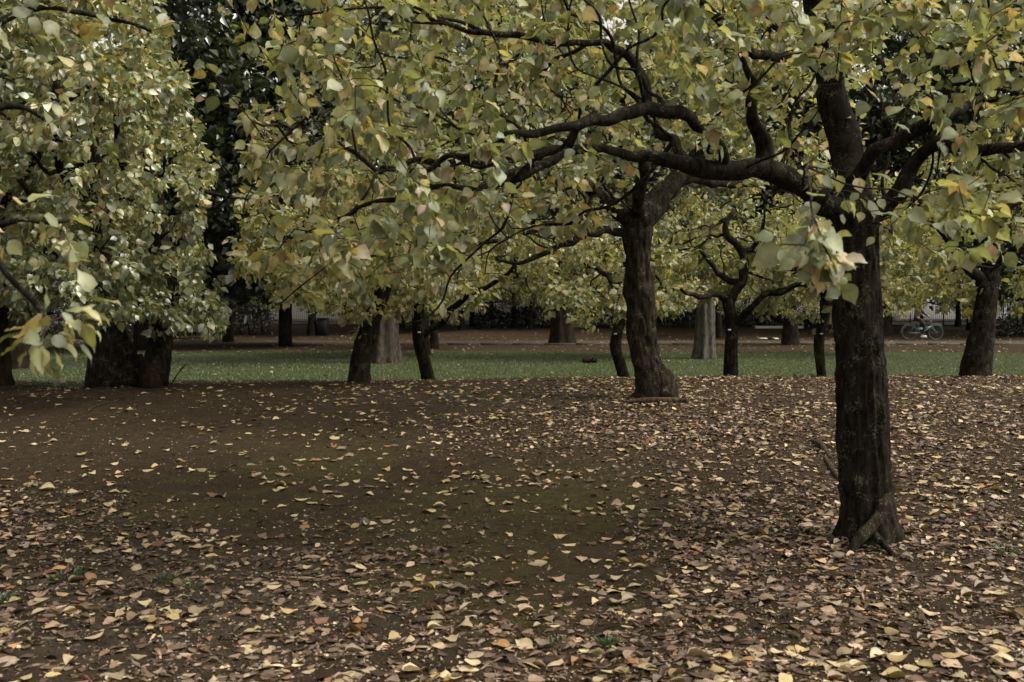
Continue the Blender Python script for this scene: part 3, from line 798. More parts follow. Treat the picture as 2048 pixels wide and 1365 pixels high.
    k = np.where(sel, kB, kA); k[-len(k2):] = k2
    add_tag(t, base, at(1670, 594, d - 0.18), ink=True, w=0.036, h=0.028)
    TREES.append(dict(t=t, base=base, lv=lv, k=k, r=r, cap=300))
near_tree()

# ---- the second tree, in the middle distance
def second_tree():
    r = np.random.default_rng(12); base, d = ground_at(1303, 796)
    t = empty('deciduous_tree', base, 'middle tree with thick lumpy trunk that bulges at its right foot behind a log', 'tree', GROUP_PLUM)
    g = Grow(); st = 0.14; q = d / F_PX
    tr = g.limb_path([base + (0, 0, -.1)] + pts(d, (1306, 792), (1300, 750), (1290, 700), (1284, 640), (1278, 580), (1276, 520), (1274, 470), (1272, 440)), np.array([78, 76, 60, 50, 54, 58, 48, 58, 66]) / 2 * q, st, -1, 0)
    rb = g.limb_path([base + (0.16, -0.02, -.05)] + pts(d, (1328, 778, -.1), (1318, 745, -.08), (1302, 712, -.02)), np.array([44, 48, 36, 18]) / 2 * q, 0.06, -1, 9, 0.008, r)
    def L(lid, p, w, par): return g.limb_path(pts(d, *p), np.array(w) / 2 * q, st, g.nearest(at(p[0][0], p[0][1], d + (p[0][2] if len(p[0]) > 2 else 0))), lid, 0.01, r)
    L(1, [(1285, 440), (1318, 395, .1), (1345, 365, .2), (1372, 340, .3), (1410, 290, .3), (1450, 200, .2), (1470, 120, 0)], [56, 46, 42, 38, 26, 18, 12], 0)
    L(2, [(1265, 445), (1225, 410, -.2), (1190, 388, -.4), (1160, 362, -.7), (1110, 340, -1), (1040, 340, -1.2), (960, 370, -1.3), (880, 400, -1.2)], [40, 28, 24, 20, 16, 13, 10, 7], 0)
    L(3, [(1250, 468), (1215, 458, -.2), (1190, 468, -.4), (1165, 466, -.5), (1145, 486, -.6), (1090, 506, -.7), (1040, 528, -.7), (990, 520, -.7)], [22, 15, 13, 13, 11, 9, 7, 5], 0)
    L(4, [(1272, 440), (1262, 400, .4), (1250, 360, .7), (1210, 330, 1), (1150, 290, 1.3), (1060, 260, 1.5)], [36, 26, 22, 18, 14, 9], 0)
    L(5, [(1278, 440), (1275, 400, -.4), (1290, 350, -.7), (1275, 310, -1), (1230, 280, -1.3), (1150, 250, -1.5)], [30, 22, 18, 16, 12, 8], 0)
    L(6, [(1345, 365, .2), (1400, 360, .6), (1460, 370, 1.0), (1540, 360, 1.2), (1620, 340, 1.2)], [24, 18, 14, 11, 8], 0)
    L(7, [(1190, 388, -.4), (1180, 420, -.6), (1150, 440, -.8), (1100, 450, -1), (1040, 470, -1), (950, 490, -1), (860, 510, -1)], [16, 13, 11, 10, 8, 6, 5], 0)
    g.crooks(30, r, (0.8, 1.8), 0.020, base + (0, 0, 2.3), 20, 0.015)
    def keep(P): return ((P[:, 0] - 0.9) / 4.0) ** 2 + ((P[:, 1] - d) / 3.1) ** 2 < 1
    A = crown_points([(640, 560), (760, 590), (900, 560), (1010, 545), (1120, 500), (1180, 440), (1250, 400), (1300, 350), (1400, 330), (1560, 390), (1700, 380), (1800, 100), (1500, -60), (900, -60), (640, 150), (620, 450)], d - 3.0, d + 3.0, 1000, r, keep)
    g.colonize(A, 0.14, 0.25, 1.1, 0.65, (0, 0, -0.02), r); g.finish(0.0026, 2.2)
    tree_parts(t, g, r, M_BARK_MOSS, M_TWIG, base, 64, 0.022, 0.28, (0.03, 0.15, 3, 0.0), 0.014, 10, {0: 'trunk', 9: 'root_swelling'}, 21, 3)
    lv = leaves_of(g, r, 5.6, 0.0105, 0.078, 0.9, 0.45, 0.08)
    k, tone = pick_tone(r, len(lv[0]), W_MID)
    add_tag(t, base, at(1249, 514, d - 0.16), w=0.035, h=0.05, facing=(-0.7, -0.7))
    TREES.append(dict(t=t, base=base, lv=lv, k=k, r=r, cap=300, var=LEAF0M))
second_tree()

# ---- the double-trunked tree on the left
def left_tree():
    r = np.random.default_rng(13); base, d = ground_at(262, 772)
    t = empty('deciduous_tree', base, 'tree with two black trunks joined at a broken red foot, big crown on the left', 'tree', GROUP_PLUM)
    g = Grow(); st = 0.16; q = d / F_PX
    b1, _ = ground_at(214, 774); b2, _ = ground_at(306, 768)
    a = g.limb_path([b1 + (0, 0, -.1)] + pts(d, (214, 765), (212, 720), (212, 660), (214, 600), (216, 520), (200, 430), (190, 340), (180, 240)), np.array([78, 72, 62, 58, 54, 48, 38, 28, 18]) / 2 * q, st, -1, 0)
    b = g.limb_path([b2 + (0, 0, -.1)] + pts(d, (308, 756), (318, 700), (326, 660), (326, 600), (322, 520), (318, 430), (300, 340), (280, 250)), np.array([66, 60, 46, 42, 38, 34, 28, 20, 14]) / 2 * q, st, -1, 1)
    c = g.limb_path([np.array(at(262, 772, d)) + (0, 0, -.08)] + pts(d, (258, 745, .1), (244, 700, .05), (232, 650, 0)), np.array([84, 74, 46, 24]) / 2 * q, 0.1, -1, 2, 0.012, r)
    s = g.limb_path([np.array(at(300, 768, d - .2)) + (0, 0, -.06)] + pts(d, (300, 755, -.22), (294, 735, -.2), (280, 712, -.15)), np.array([48, 36, 22, 8]) / 2 * q, 0.05, -1, 3, 0.015, r)
    for lid, (p, w) in enumerate([([(214, 560), (150, 500, -1), (90, 430, -2), (40, 360, -2.6)], [26, 18, 12, 8]), ([(322, 530), (360, 480, -.6), (390, 420, -1.2), (400, 330, -1.4)], [20, 14, 11, 8]),
                                  ([(318, 440), (270, 380, -1.2), (240, 300, -2.0), (230, 200, -2.6)], [20, 15, 12, 8]), ([(200, 430), (130, 350, -1.5), (110, 250, -2.4), (120, 120, -2.6)], [22, 16, 12, 8]),
                                  ([(325, 590), (370, 590, .2), (410, 610, .2), (440, 640, .1)], [12, 9, 6, 4])], 4):
        g.limb_path(pts(d, *p), np.array(w) / 2 * q, st, g.nearest(at(p[0][0], p[0][1], d)), lid, 0.012, r)
    g.crooks(16, r, (0.8, 1.6), 0.024, base + (0, 0, 2.6), 20, 0.012)
    cx, cy = at(160, 300, d - 1.2)[:2]
    def keep(P): return ((P[:, 0] - cx) / 2.9) ** 2 + ((P[:, 1] - cy) / 3.4) ** 2 + ((P[:, 2] - 3.2) / 3.4) ** 2 < 1
    A = crown_points([(-300, 600), (40, 590), (160, 600), (270, 560), (340, 640), (430, 660), (440, 600), (400, 540), (410, 440), (420, 340), (400, 230), (370, 120), (330, 0), (280, -150), (-300, -150)], d - 4.6, d + 1.8, 1250, r, keep)
    A = np.concatenate([A, crown_points([(110, 540), (430, 540), (455, 660), (400, 690), (350, 640), (300, 650), (240, 640), (130, 620)], d - 2.6, d + .3, 130, r), crown_points([(-60, 480), (120, 520), (110, 600), (-60, 590)], d - 2, d + 1, 50, r)])
    g.colonize(A, 0.15, 0.26, 1.1, 0.45, (0, 0, -0.04), r); g.finish(0.0015)
    tree_parts(t, g, r, M_BARK, M_TWIG, base, 44, 0.016, 0.2, (0.05, 0.12, 3, 1.0), 0.016, 9, {0: 'trunk', 1: 'trunk', 2: 'trunk_fork', 3: 'broken_foot'}, 41, 3, {3: M_WOOD_RED})
    lv = leaves_of(g, r, 13.0, 0.0085, 0.088, 0.8, 0.65, 0.15)
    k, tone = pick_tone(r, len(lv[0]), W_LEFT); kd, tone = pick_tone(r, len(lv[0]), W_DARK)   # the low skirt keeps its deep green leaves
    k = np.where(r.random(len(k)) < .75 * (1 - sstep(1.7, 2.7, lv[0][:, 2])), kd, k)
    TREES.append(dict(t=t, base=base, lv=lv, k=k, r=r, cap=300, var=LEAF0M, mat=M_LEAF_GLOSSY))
left_tree()

# ---- a tree that stands just outside the picture on the left and reaches in
def overhang_tree():
    r = np.random.default_rng(14); bx, by = -3.0, 4.3
    base = np.array([bx, by, hz(bx, by)])
    t = empty('deciduous_tree', base, 'tree beyond the left edge whose yellow green sprays of leaves hang into the picture', 'tree', GROUP_PLUM)
    g = Grow(); st = 0.09
    tr = g.limb_path([base + (0, 0, -.1), base + (0.02, 0, .7), base + (0.05, 0.02, 1.4), base + (0.0, 0.05, 1.9)], [0.15, 0.12, 0.11, 0.10], st, -1, 0)
    tp = tr[-1]
    P0 = g.P[tp]
    g.limb_path([P0, P0 + (0.4, -.5, 0.25), at(-60, 470, 3.2), at(0, 528, 3.0), at(72, 612, 2.85), at(92, 640, 2.8)], [0.05, 0.03, 0.012, 0.008, 0.006, 0.005], st, tp, 1, 0.004, r)
    n1 = len(g.P) - 1
    g.limb_path([g.P[n1], at(130, 632, 2.85), at(170, 626, 2.9), at(200, 612, 2.95)], [0.004, 0.003, 0.0025, 0.002], 0.05, n1, -1, 0.002, r)
    g.limb_path([g.P[n1], at(86, 665, 2.75), at(78, 690, 2.7)], [0.004, 0.0035, 0.003], 0.05, n1, -1, 0.002, r)
    g.limb_path([P0, P0 + (0.5, -.1, 0.6), at(-60, 420, 3.8), at(60, 440, 3.8), at(140, 440, 3.9)], [0.05, 0.03, 0.014, 0.008, 0.005], st, tp, 2, 0.004, r)
    g.limb_path([P0, P0 + (0.4, 0.1, 1.0), at(-60, 60, 4.2), at(60, 20, 4.4), at(180, 30, 4.6), at(300, 60, 4.8)], [0.06, 0.04, 0.018, 0.011, 0.008, 0.005], st, tp, 3, 0.004, r)
    g.limb_path([P0, P0 + (0.3, 0.2, 0.7), at(-70, 230, 4.0), at(30, 210, 4.0), at(90, 240, 4.1)], [0.05, 0.03, 0.014, 0.009, 0.005], st, tp, 4, 0.004, r)
    A = np.concatenate([crown_points([(-300, 300), (20, 330), (170, 390), (210, 470), (120, 540), (-300, 560)], 3.2, 4.2, 60, r), crown_points([(-300, -100), (330, -60), (340, 60), (210, 120), (90, 140), (-300, 160)], 4.0, 5.0, 70, r),
                        crown_points([(-300, 160), (60, 170), (130, 240), (60, 300), (-300, 320)], 3.6, 4.4, 40, r), crown_points([(-900, -200), (-300, -200), (-300, 500), (-900, 500)], 3.2, 5.4, 60, r)])
    g.colonize(A, 0.10, 0.20, 0.8, 0.35, (0, 0, -.05), r); g.finish(0.0016)
    tree_parts(t, g, r, M_BARK, M_TWIG, base, 24, 0.008, 0.1, None, 0.010, 9, {0: 'trunk'}, 61, 2)
    lv = leaves_of(g, r, 2.8, 0.0075, 0.072, 0.9, 0.35, 0.05)
    # the spray at eye height, leaf by leaf
    sp = [(130, 625, 40, -30), (95, 618, 8, 60), (170, 618, 30, 0), (190, 600, 60, 20), (215, 605, 40, 35), (150, 640, 50, -35), (180, 650, 60, -30), (130, 650, 50, -20), (60, 655, -65, 20), (45, 668, -70, 0), (40, 690, -60, -20),
          (55, 700, -40, -50), (75, 705, -10, -60), (95, 715, 10, -65), (115, 705, 40, -50), (120, 690, 60, -10), (140, 690, 60, -20), (110, 675, 45, 5), (165, 690, 65, -30), (85, 690, -30, -40), (105, 735, 20, -70), (150, 705, 50, -40), (60, 680, -60, -10), (125, 665, 50, 10), (200, 625, 40, -20)]
    p2, a2, m2 = [], [], []
    for (px, py, dx, dz) in sp:
        p2.append(at(px * 0.96, py, 2.8 + r.uniform(-.08, .08))); a2.append([dx / 50 + r.normal() * .15, -0.25 + r.normal() * 0.4, (dz - 22) / 75]); m2.append([r.normal() * 0.3, -0.10 + r.normal() * 0.25, 1.0])
    lv = (np.concatenate([lv[0], p2]), np.concatenate([lv[1], frames_from(np.array(a2), np.array(m2)) * np.array([.72, 1, 1.7])]), np.concatenate([lv[2], 0.062 * r.uniform(0.8, 1.15, len(p2))]))
    k, tone = pick_tone(r, len(lv[0]), W_YEL); k[-len(p2):] = r.choice([0, 1, 3, 3, 4, 4, 3], len(p2))
    TREES.append(dict(t=t, base=base, lv=lv, k=k, r=r, cap=300))
overhang_tree()

# ---- which leaves show largest: a coarse depth buffer over the four near crowns
def split_leaves():
    P = np.concatenate([T['lv'][0] + T['lv'][1][:, :, 1] * (T['lv'][2] * 0.5)[:, None] for T in TREES]); N = np.concatenate([T['lv'][1][:, :, 2] for T in TREES]); S = np.concatenate([T['lv'][2] for T in TREES])
    px, py, d = project(P)
    vd = P - CAM; vd /= np.linalg.norm(vd, axis=1)[:, None]
    area = np.abs(np.sum(N * vd, 1)).clip(0.2, 1) * 0.55 * (S * F_PX / d) ** 2 / 4
    rad = np.sqrt(area / math.pi)
    buf = np.full((683, 1024), -1, int)
    for i in np.argsort(-d):
        x, y, q = px[i] / 2, py[i] / 2, rad[i]
        x0, x1, y0, y1 = int(max(0, x - q)), int(min(1024, x + q + 1)), int(max(0, y - q)), int(min(683, y + q + 1))
        if x1 > x0 and y1 > y0: buf[y0:y1, x0:x1] = i
    cnt = np.bincount(buf[buf >= 0], minlength=len(P))
    o = 0
    for T in TREES:
        n = len(T['lv'][0]); c = cnt[o:o + n]; o += n
        r, base, t = T['r'], np.asarray(T['base']), T['t']
        top = np.argsort(-c)[:T['cap']]; top = top[c[top] > 12]
        one = np.zeros(n, bool); one[top] = True
        pos, Mx, s = T['lv']; k = T['k']; m = ~one
        var = T.get('var', LEAF0); vk = 'g' if 'var' not in T else 'l' if 'mat' in T else 'm'; vid = r.integers(0, len(var[0]), n)
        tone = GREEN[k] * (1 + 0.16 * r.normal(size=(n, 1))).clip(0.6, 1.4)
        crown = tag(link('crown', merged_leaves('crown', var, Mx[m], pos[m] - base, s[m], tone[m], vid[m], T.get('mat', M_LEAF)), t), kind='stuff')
        for i in top:
            ob = bpy.data.objects.new('leaf', single_leaf_mesh(var, vk, int(vid[i]), (int(k[i]), i % 4), GREEN[k[i]] * (.72, .86, 1.0, 1.12)[i % 4], T.get('mat', M_LEAF)))
            A = np.eye(4); A[:3, :3] = Mx[i] * s[i]; A[:3, 3] = pos[i] - base
            ob.parent = crown; ob.matrix_local = Matrix(A.tolist()); col.objects.link(ob)
split_leaves()

# ------------------------------------------------------------------ the row of trees behind the crest
def row_tree(label, trunk, tw, limbs, crown_c, crown_r, n_attr, seed, d, w=W_MID, bark=M_BARK, tagpx=None, lsize=0.092, per=9.0, lumps=0.14, front=1.5):
    r = np.random.default_rng(seed); q = d / F_PX
    b = at(trunk[0][0], trunk[0][1], d); base = np.array([b[0], b[1], hz(b[0], b[1])])
    t = empty('deciduous_tree', base, label, 'tree', GROUP_PLUM)
    g = Grow(); st = 0.16
    g.limb_path([base + (0, 0, -.1)] + pts(d, *trunk), np.array([tw[0] * 1.1] + tw) / 2 * q, st, -1, 0)
    for lid, (p, wd) in enumerate(limbs, 1):
        p = [(*x, 0) if len(x) == 2 else x for x in p]
        g.limb_path(pts(d, *p), np.array(wd) / 2 * q, st, g.nearest(at(p[0][0], p[0][1], d)), lid, 0.015, r)
    g.crooks(12, r, (0.6, 1.3), 0.026, at(*crown_c, d), 20, 0.012)
    A = ellipsoid_points(at(crown_c[0], crown_c[1] + 28, d), np.array(crown_r) * (1, 1, 1.12), int(n_attr * 1.7), r, 0.15)
    A = A[(A[:, 2] > at(0, 645, d)[2]) & (A[:, 1] > d - front)]
    g.colonize(A, 0.17, 0.30, 1.2, 0.55, (0, 0, -.02), r); g.finish(0.0028, 2.2)
    tree_parts(t, g, r, bark, M_TWIG, base, 22, 0.008, lumps, (0.03, 0.15, 3, seed), 0.018, 8, {0: 'trunk'}, seed, 2)
    lv = leaves_of(g, r, per, 0.014, lsize, 0.85, 0.4, 0.13)
    k, tone = pick_tone(r, len(lv[0]), w)
    crown_mesh(t, base, lv, LEAF1, tone * 1.12, r)  # leaf colour raised a little, standing in for more light on the crown
    if tagpx: add_tag(t, base, at(tagpx[0], tagpx[1], d - tw[0] / 2 * q - 0.03), w=0.05, h=0.022)

row_tree('leaning mossy tree with a knobbly foot, left of the grey fluted trunk', [(718, 758), (722, 715), (735, 670), (748, 630), (764, 590), (776, 550)], [44, 38, 40, 34, 30, 26],
         [([(764, 590), (720, 540, -.5), (670, 500, -1), (600, 480, -1.2)], [18, 14, 10, 7]), ([(776, 550), (800, 490, .4), (850, 450, .8)], [20, 14, 10]), ([(770, 570), (740, 500, .8), (700, 440, 1.4)], [18, 13, 8])], (730, 455), (2.2, 2.2, 1.15), 420, 101, 15.2, bark=M_BARK_MOSS, w=W_YEL)
row_tree('slim tagged tree bent at the foot, a low side limb rising right', [(856, 760), (846, 715), (838, 680), (838, 640), (840, 600), (836, 560)], [26, 24, 24, 24, 22, 20],
         [([(848, 672), (875, 650), (900, 620, -.2), (940, 588, -.4), (990, 566, -.6), (1035, 530, -.8)], [14, 13, 13, 12, 9, 6]), ([(838, 605), (815, 588, .2), (790, 582, .4), (760, 575, .6)], [14, 12, 9, 6]), ([(836, 565), (880, 520, .4), (930, 480, .8)], [14, 11, 8])], (880, 470), (2.0, 2.1, 1.05), 360, 102, 16.6, tagpx=(838, 665), front=0.4)
row_tree('thin tree curving like a bow just left of the middle trunk', [(1250, 760), (1236, 715), (1231, 690), (1238, 655), (1252, 620), (1262, 570), (1250, 520)], [22, 21, 22, 20, 18, 16, 14],
         [([(1252, 620), (1220, 560, .4), (1180, 530, .8), (1130, 510, 1.0)], [12, 10, 8, 6]), ([(1262, 570), (1300, 520, .4), (1350, 490, .8)], [12, 10, 7])], (1215, 520), (1.55, 1.9, 0.95), 300, 103, 16.8, tagpx=(1231, 668))
row_tree('upright black tree with a white tag, its crooked limb winding up above the lawn', [(1461, 760), (1462, 700), (1464, 650), (1458, 615), (1455, 590)], [27, 25, 24, 26, 24],
         [([(1458, 600), (1478, 570), (1490, 535), (1486, 505), (1460, 480), (1448, 450), (1470, 420)], [20, 18, 18, 17, 15, 12, 8]), ([(1466, 650), (1490, 625, -.2), (1520, 598, -.4), (1560, 582, -.5), (1610, 572, -.6), (1660, 590, -.6)], [14, 13, 12, 11, 8, 5]),
          ([(1455, 595), (1430, 590, -.3), (1395, 592, -.6), (1360, 580, -.9)], [15, 12, 9, 6]), ([(1478, 570), (1440, 550, .3), (1418, 520, .5), (1395, 500, .7)], [13, 11, 9, 6]), ([(1486, 510), (1515, 480, .2), (1525, 440, .4)], [12, 9, 6])], (1470, 470), (1.9, 1.9, 1.15), 330, 104, 16.6, tagpx=(1459, 660), front=-0.25)
row_tree('thin tree with pale flaking bark patches, standing just left of the nearest trunk', [(1644, 760), (1638, 700), (1642, 655), (1650, 620), (1645, 570)], [17, 19, 20, 18, 15],
         [([(1650, 620), (1680, 590, .2), (1710, 560, .5)], [11, 9, 6]), ([(1645, 580), (1600, 540, .3), (1550, 520, .6)], [11, 9, 6])], (1650, 490), (1.7, 1.9, 1.0), 300, 105, 17.0, tagpx=(1643, 668), bark=M_BARK_PALE if False else M_BARK_MOSS)
row_tree('stout black tree flaring at its foot on the crest near the right edge', [(1951, 746), (1958, 700), (1966, 650), (1974, 600), (1982, 540), (1990, 480)], [58, 50, 44, 40, 36, 32],
         [([(1978, 575), (1940, 540, -.2), (1905, 495, -.4), (1880, 460, -.6), (1830, 450, -.8)], [26, 22, 18, 13, 8]), ([(1990, 490), (2010, 430, .3), (2060, 380, .5)], [24, 18, 10]), ([(1985, 530), (2030, 500, -.5), (2090, 470, -.8)], [18, 13, 8])], (1960, 420), (2.3, 2.3, 1.35), 420, 106, 15.3, tagpx=(1988, 528), front=0.1)

# ------------------------------------------------------------------ trees farther off
def far_plum(label, px, py, wpx, crown_h, crown_r, seed, w=W_MID, n_attr=240, lean=0.0, lsize=0.10, group='smaller trees beyond the lawn', bark=M_BARK_FAR, fork=1.7):
    r = np.random.default_rng(seed); base, d = ground_at(px, py, 17.5)
    t = empty('deciduous_tree', base, label, 'tree', group)
    R0 = wpx / 2 * d / F_PX
    g = Grow(); st = 0.22
    top = base + (lean, 0.1, fork)
    g.limb_path([base + (0, 0, -.1), base + (lean * .2, 0, fork * .35), base + (lean * .7, 0.05, fork * .7), top], [R0 * 1.25, R0, R0 * .95, R0 * .85], st, -1, 0)
    for k in range(4):
        a = k * 1.57 + r.random(); dr = np.array([math.cos(a), math.sin(a), 0.75])
        g.limb_path([top, top + dr * crown_r * .3, top + dr * crown_r * .6 + r.normal(size=3) * .15], [R0 * .5, R0 * .35, R0 * .18], st, len([1 for _ in g.limb if _ == 0]) - 1, k + 1, 0.03, r)
    A = ellipsoid_points(top + (0, 0, crown_h * .34), (crown_r, crown_r, crown_h * .70), int(n_attr * 1.4), r, 0.2); A = A[A[:, 2] > base[2] + 1.2]
    g.colonize(A, 0.24, 0.42, 1.5, 0.65, (0, 0, 0), r); g.finish(0.0045, 2.3)
    tree_parts(t, g, r, bark, M_TWIG, base, 14, 0.01, 0.1, (R0 * .35, 0.3, 3, seed), 0.03, 6, {0: 'trunk'}, seed, 2)
    lv = leaves_of(g, r, 14.0, 0.026, lsize, 0.7, 0.4, 0.22)
    k, tone = pick_tone(r, len(lv[0]), w)
    crown_mesh(t, base, lv, LEAF2, tone * (1.0 if w is W_DARK else 1.35), r)  # far leaf colour lifted to stand in for light the evergreens keep off
    return t

far_plum('small dark trunk with yellow green crown left of the hedge', 923, 660, 13, 2.6, 2.6, 201, W_YEL)
far_plum('thin reddish trunk beyond the lawn, just right of the slim tagged tree', 868, 698, 15, 2.8, 2.4, 202, W_MID)
far_plum('thin tree by the railing left of the slim tagged tree', 805, 655, 8, 2.6, 2.4, 203, W_MID)
far_plum('thin trunk in front of the hedge, left one of two', 1028, 656, 9, 3.0, 2.6, 204, W_YEL)
far_plum('very thin trunk in front of the hedge, nearer the giant trunk', 1061, 659, 7, 2.8, 2.6, 205, W_YEL)
far_plum('brown trunk half hidden by the black utility box', 624, 672, 17, 3.0, 2.8, 206, W_YEL)
far_plum('dark tree close to the railing, right of the black utility box', 689, 649, 12, 3.0, 2.8, 207, W_DARK)
far_plum('mossy square-looking trunk on the path, left of the bench', 1580, 690, 28, 3.0, 2.7, 208, W_MID, fork=2.2)
far_plum('black trunk beside the cyclist, showing right of the nearest trunk', 1768, 672, 26, 2.8, 2.8, 209, W_YEL)
far_plum('thin trunk near the railing right of the cyclist', 1916, 654, 10, 2.8, 2.8, 210, W_YEL)
far_plum('slender black trunk behind the stout tree at the right', 1941, 661, 13, 2.8, 2.6, 211, W_YEL)
far_plum('dark trunk peeping out behind the pale grey trunk', 1436, 677, 15, 2.8, 2.8, 212, W_MID)
far_plum('dark tree at the left end of the lawn under the hanging spray of leaves', 47, 736, 50, 3.6, 3.0, 213, W_DARK, 320, fork=2.6)
far_plum('black tree foot cut by the left edge of the picture', -8, 772, 48, 3.2, 2.6, 214, W_DARK, 300, fork=2.4)
far_plum('dull brown trunk behind the crown of the double-trunked tree', 457, 684, 17, 3.0, 2.8, 215, W_DARK)
far_plum('thin trunk at the left end of the railing', 580, 650, 7, 2.8, 2.8, 216, W_DARK)

far_plum('yellow green tree on the lawn hidden behind the lumpy middle trunk', 1288, 716, 20, 3.0, 2.9, 217, W_YEL, 320, fork=2.0)
far_plum('yellow green tree on the lawn hidden behind the nearest trunk', 1722, 712, 20, 3.0, 2.9, 218, W_YEL, 320, fork=2.0)
far_plum('yellow green tree on the lawn behind the leaning mossy tree', 736, 716, 18, 2.8, 2.6, 219, W_YEL, 300, fork=2.0)
far_plum('yellow green tree on the lawn behind the foot of the slim tree', 850, 712, 16, 2.8, 2.6, 220, W_YEL, 300, fork=2.1)

def tall_tree(label, px, py, wpx, seed, bark, flutes, h=11.0, crown_from=4.0, crown_rad=2.6, tone_w=W_DARK, name='tall_tree', nleaf=7000, flare=0.5, taper=0.62):
    r = np.random.default_rng(seed); base, d = ground_at(px, py, 17.5)
    t = empty(name, base, label, 'tree', 'tall trees of the park')
    R0 = wpx / 2 * d / F_PX
    L = np.linspace(0, h, 70); P = np.stack([0.05 * np.sin(L * .6 + seed), 0.04 * np.cos(L * .5), L - 0.1], 1)
    rad = R0 * (1 - taper * (L / h)) * (1 + flare * np.exp(-L / 0.45))
    V, Q, T = tube_geo(P, rad, 48, bark=0.035, lumps=0.04, seed=seed, grain=(14, 14, 0.7))
    V = V.copy(); nn = 48 * 70
    th = np.tile(np.linspace(0, math.tau, 48, endpoint=False), 70); ll = np.repeat(L, 48)
    k = 1 + flutes * (np.exp(-ll / 1.6) + .35) * (0.6 * np.cos(7 * th + .3 * ll) + 0.4 * np.cos(4 * th + 1))
    c = np.repeat(P, 48, 0); V[:nn] = c + (V[:nn] - c) * np.stack([k, k, np.ones_like(k)], 1)
    link('trunk', make_mesh('trunk', V, [Q, T], bark), t)
    # boughs with sprays
    m = MB(); pos = []; ax = []
    for i in range(46):
        z = crown_from + (h + 0.5 - crown_from) * (i / 46.0); a = r.random() * math.tau; ln = crown_rad * (1.05 - 0.6 * (z - crown_from) / (h - crown_from)) * r.uniform(.7, 1.1)
        dr = np.array([math.cos(a), math.sin(a), r.uniform(-.15, .35)]); p0 = np.array([0, 0, z]); B = np.stack([p0 + dr * ln * s + np.array([0, 0, -0.15 * s * s * ln]) for s in (0, .35, .7, 1)])
        m.tube(B, [0.06, 0.045, 0.03, 0.012], 6, cap=False)
        n = nleaf // 46; s = r.random(n) ** .7
        pos.append(p0 + dr * ln * s[:, None] + np.stack([0 * s, 0 * s, -.15 * s * s * ln], 1) + r.normal(size=(n, 3)) * (0.42, .42, .26)); ax.append(dr + r.normal(size=(n, 3)) * .7 + (0, 0, -.35))
    m.build('boughs', bark, t); pos = np.concatenate(pos); ax = np.concatenate(ax)
    lv = (pos + base, frames_from(ax, r.normal(size=pos.shape) * .6 + (0, 0, .8)), 0.15 * r.uniform(.6, 1.4, len(pos)))
    kk, tone = pick_tone(r, len(pos), tone_w); crown_mesh(t, base, lv, LEAF2, tone * 0.6, r, M_EVER)
    return t

tall_tree('tall tree with grey fluted trunk standing on the lawn behind the leaning tree', 770, 726, 46, 301, M_BARK_GREY, 0.20)
tall_tree('pale grey fluted trunk on the lawn left of the upright tagged tree', 1407, 718, 31, 302, M_BARK_PALE, 0.22, crown_from=3.6)
tall_tree('giant dark mossy trunk with spreading foot in front of the hedge', 1121, 689, 42, 303, M_BARK_FAR, 0.06, h=13, crown_from=3.2, crown_rad=4.0, flare=.4)
tall_tree('dark trunk growing behind the hedge right of the giant trunk', 1164, 656, 16, 304, M_BARK_FAR, 0.04, crown_from=3.4)
tall_tree('dark trunk at the left end of the hedge', 945, 653, 9, 305, M_BARK_FAR, 0.04, crown_from=3.5, h=9)

# big dark evergreens closing the view
def evergreen(seed, h, rad, z0):
    r = np.random.default_rng(seed)
    V, Q, T = tube_geo(np.stack([np.zeros(14), np.zeros(14), np.linspace(-.2, h * .9, 14)], 1), np.linspace(0.26, 0.05, 14), 12, bark=0.02, lumps=.1, seed=seed)
    trunk = make_mesh('trunk', V, [Q, T], M_BARK_FAR)
    n = 420; z = z0 + (h - z0) * r.random(n) ** 0.9; a = r.random(n) * math.tau; f = np.sqrt(r.random(n)) * .75 + .25
    prof = rad * np.clip(np.sin(np.pi * np.clip((z - z0) / (h - z0) * .82 + .16, 0, 1)), 0.1, 1)
    C = np.stack([np.cos(a) * prof * f, np.sin(a) * prof * f, z], 1)
    per = 48; cs = r.uniform(.45, .95, n)
    pos = np.repeat(C, per, 0) + r.normal(size=(n * per, 3)) * np.repeat(cs, per)[:, None] * (.55, .55, .35)
    ax = np.repeat(C * (1, 1, 0), per, 0); ax = ax / (np.linalg.norm(ax, axis=1)[:, None] + 1e-6) + r.normal(size=pos.shape) * .7 + (0, 0, -.3)
    k = r.choice(4, len(pos), p=[.4, .3, .2, .1]); pal = np.array([(.022, .034, .014), (.032, .046, .020), (.045, .060, .024), (.060, .072, .026)])
    me = merged_leaves('crown', LEAF2, frames_from(ax, r.normal(size=pos.shape) * .6 + (0, 0, .8)), pos, 0.33 * r.uniform(.6, 1.4, len(pos)), pal[k] * r.uniform(.75, 1.25, (len(pos), 1)), r.integers(0, 10, len(pos)), M_EVER)
    return trunk, me

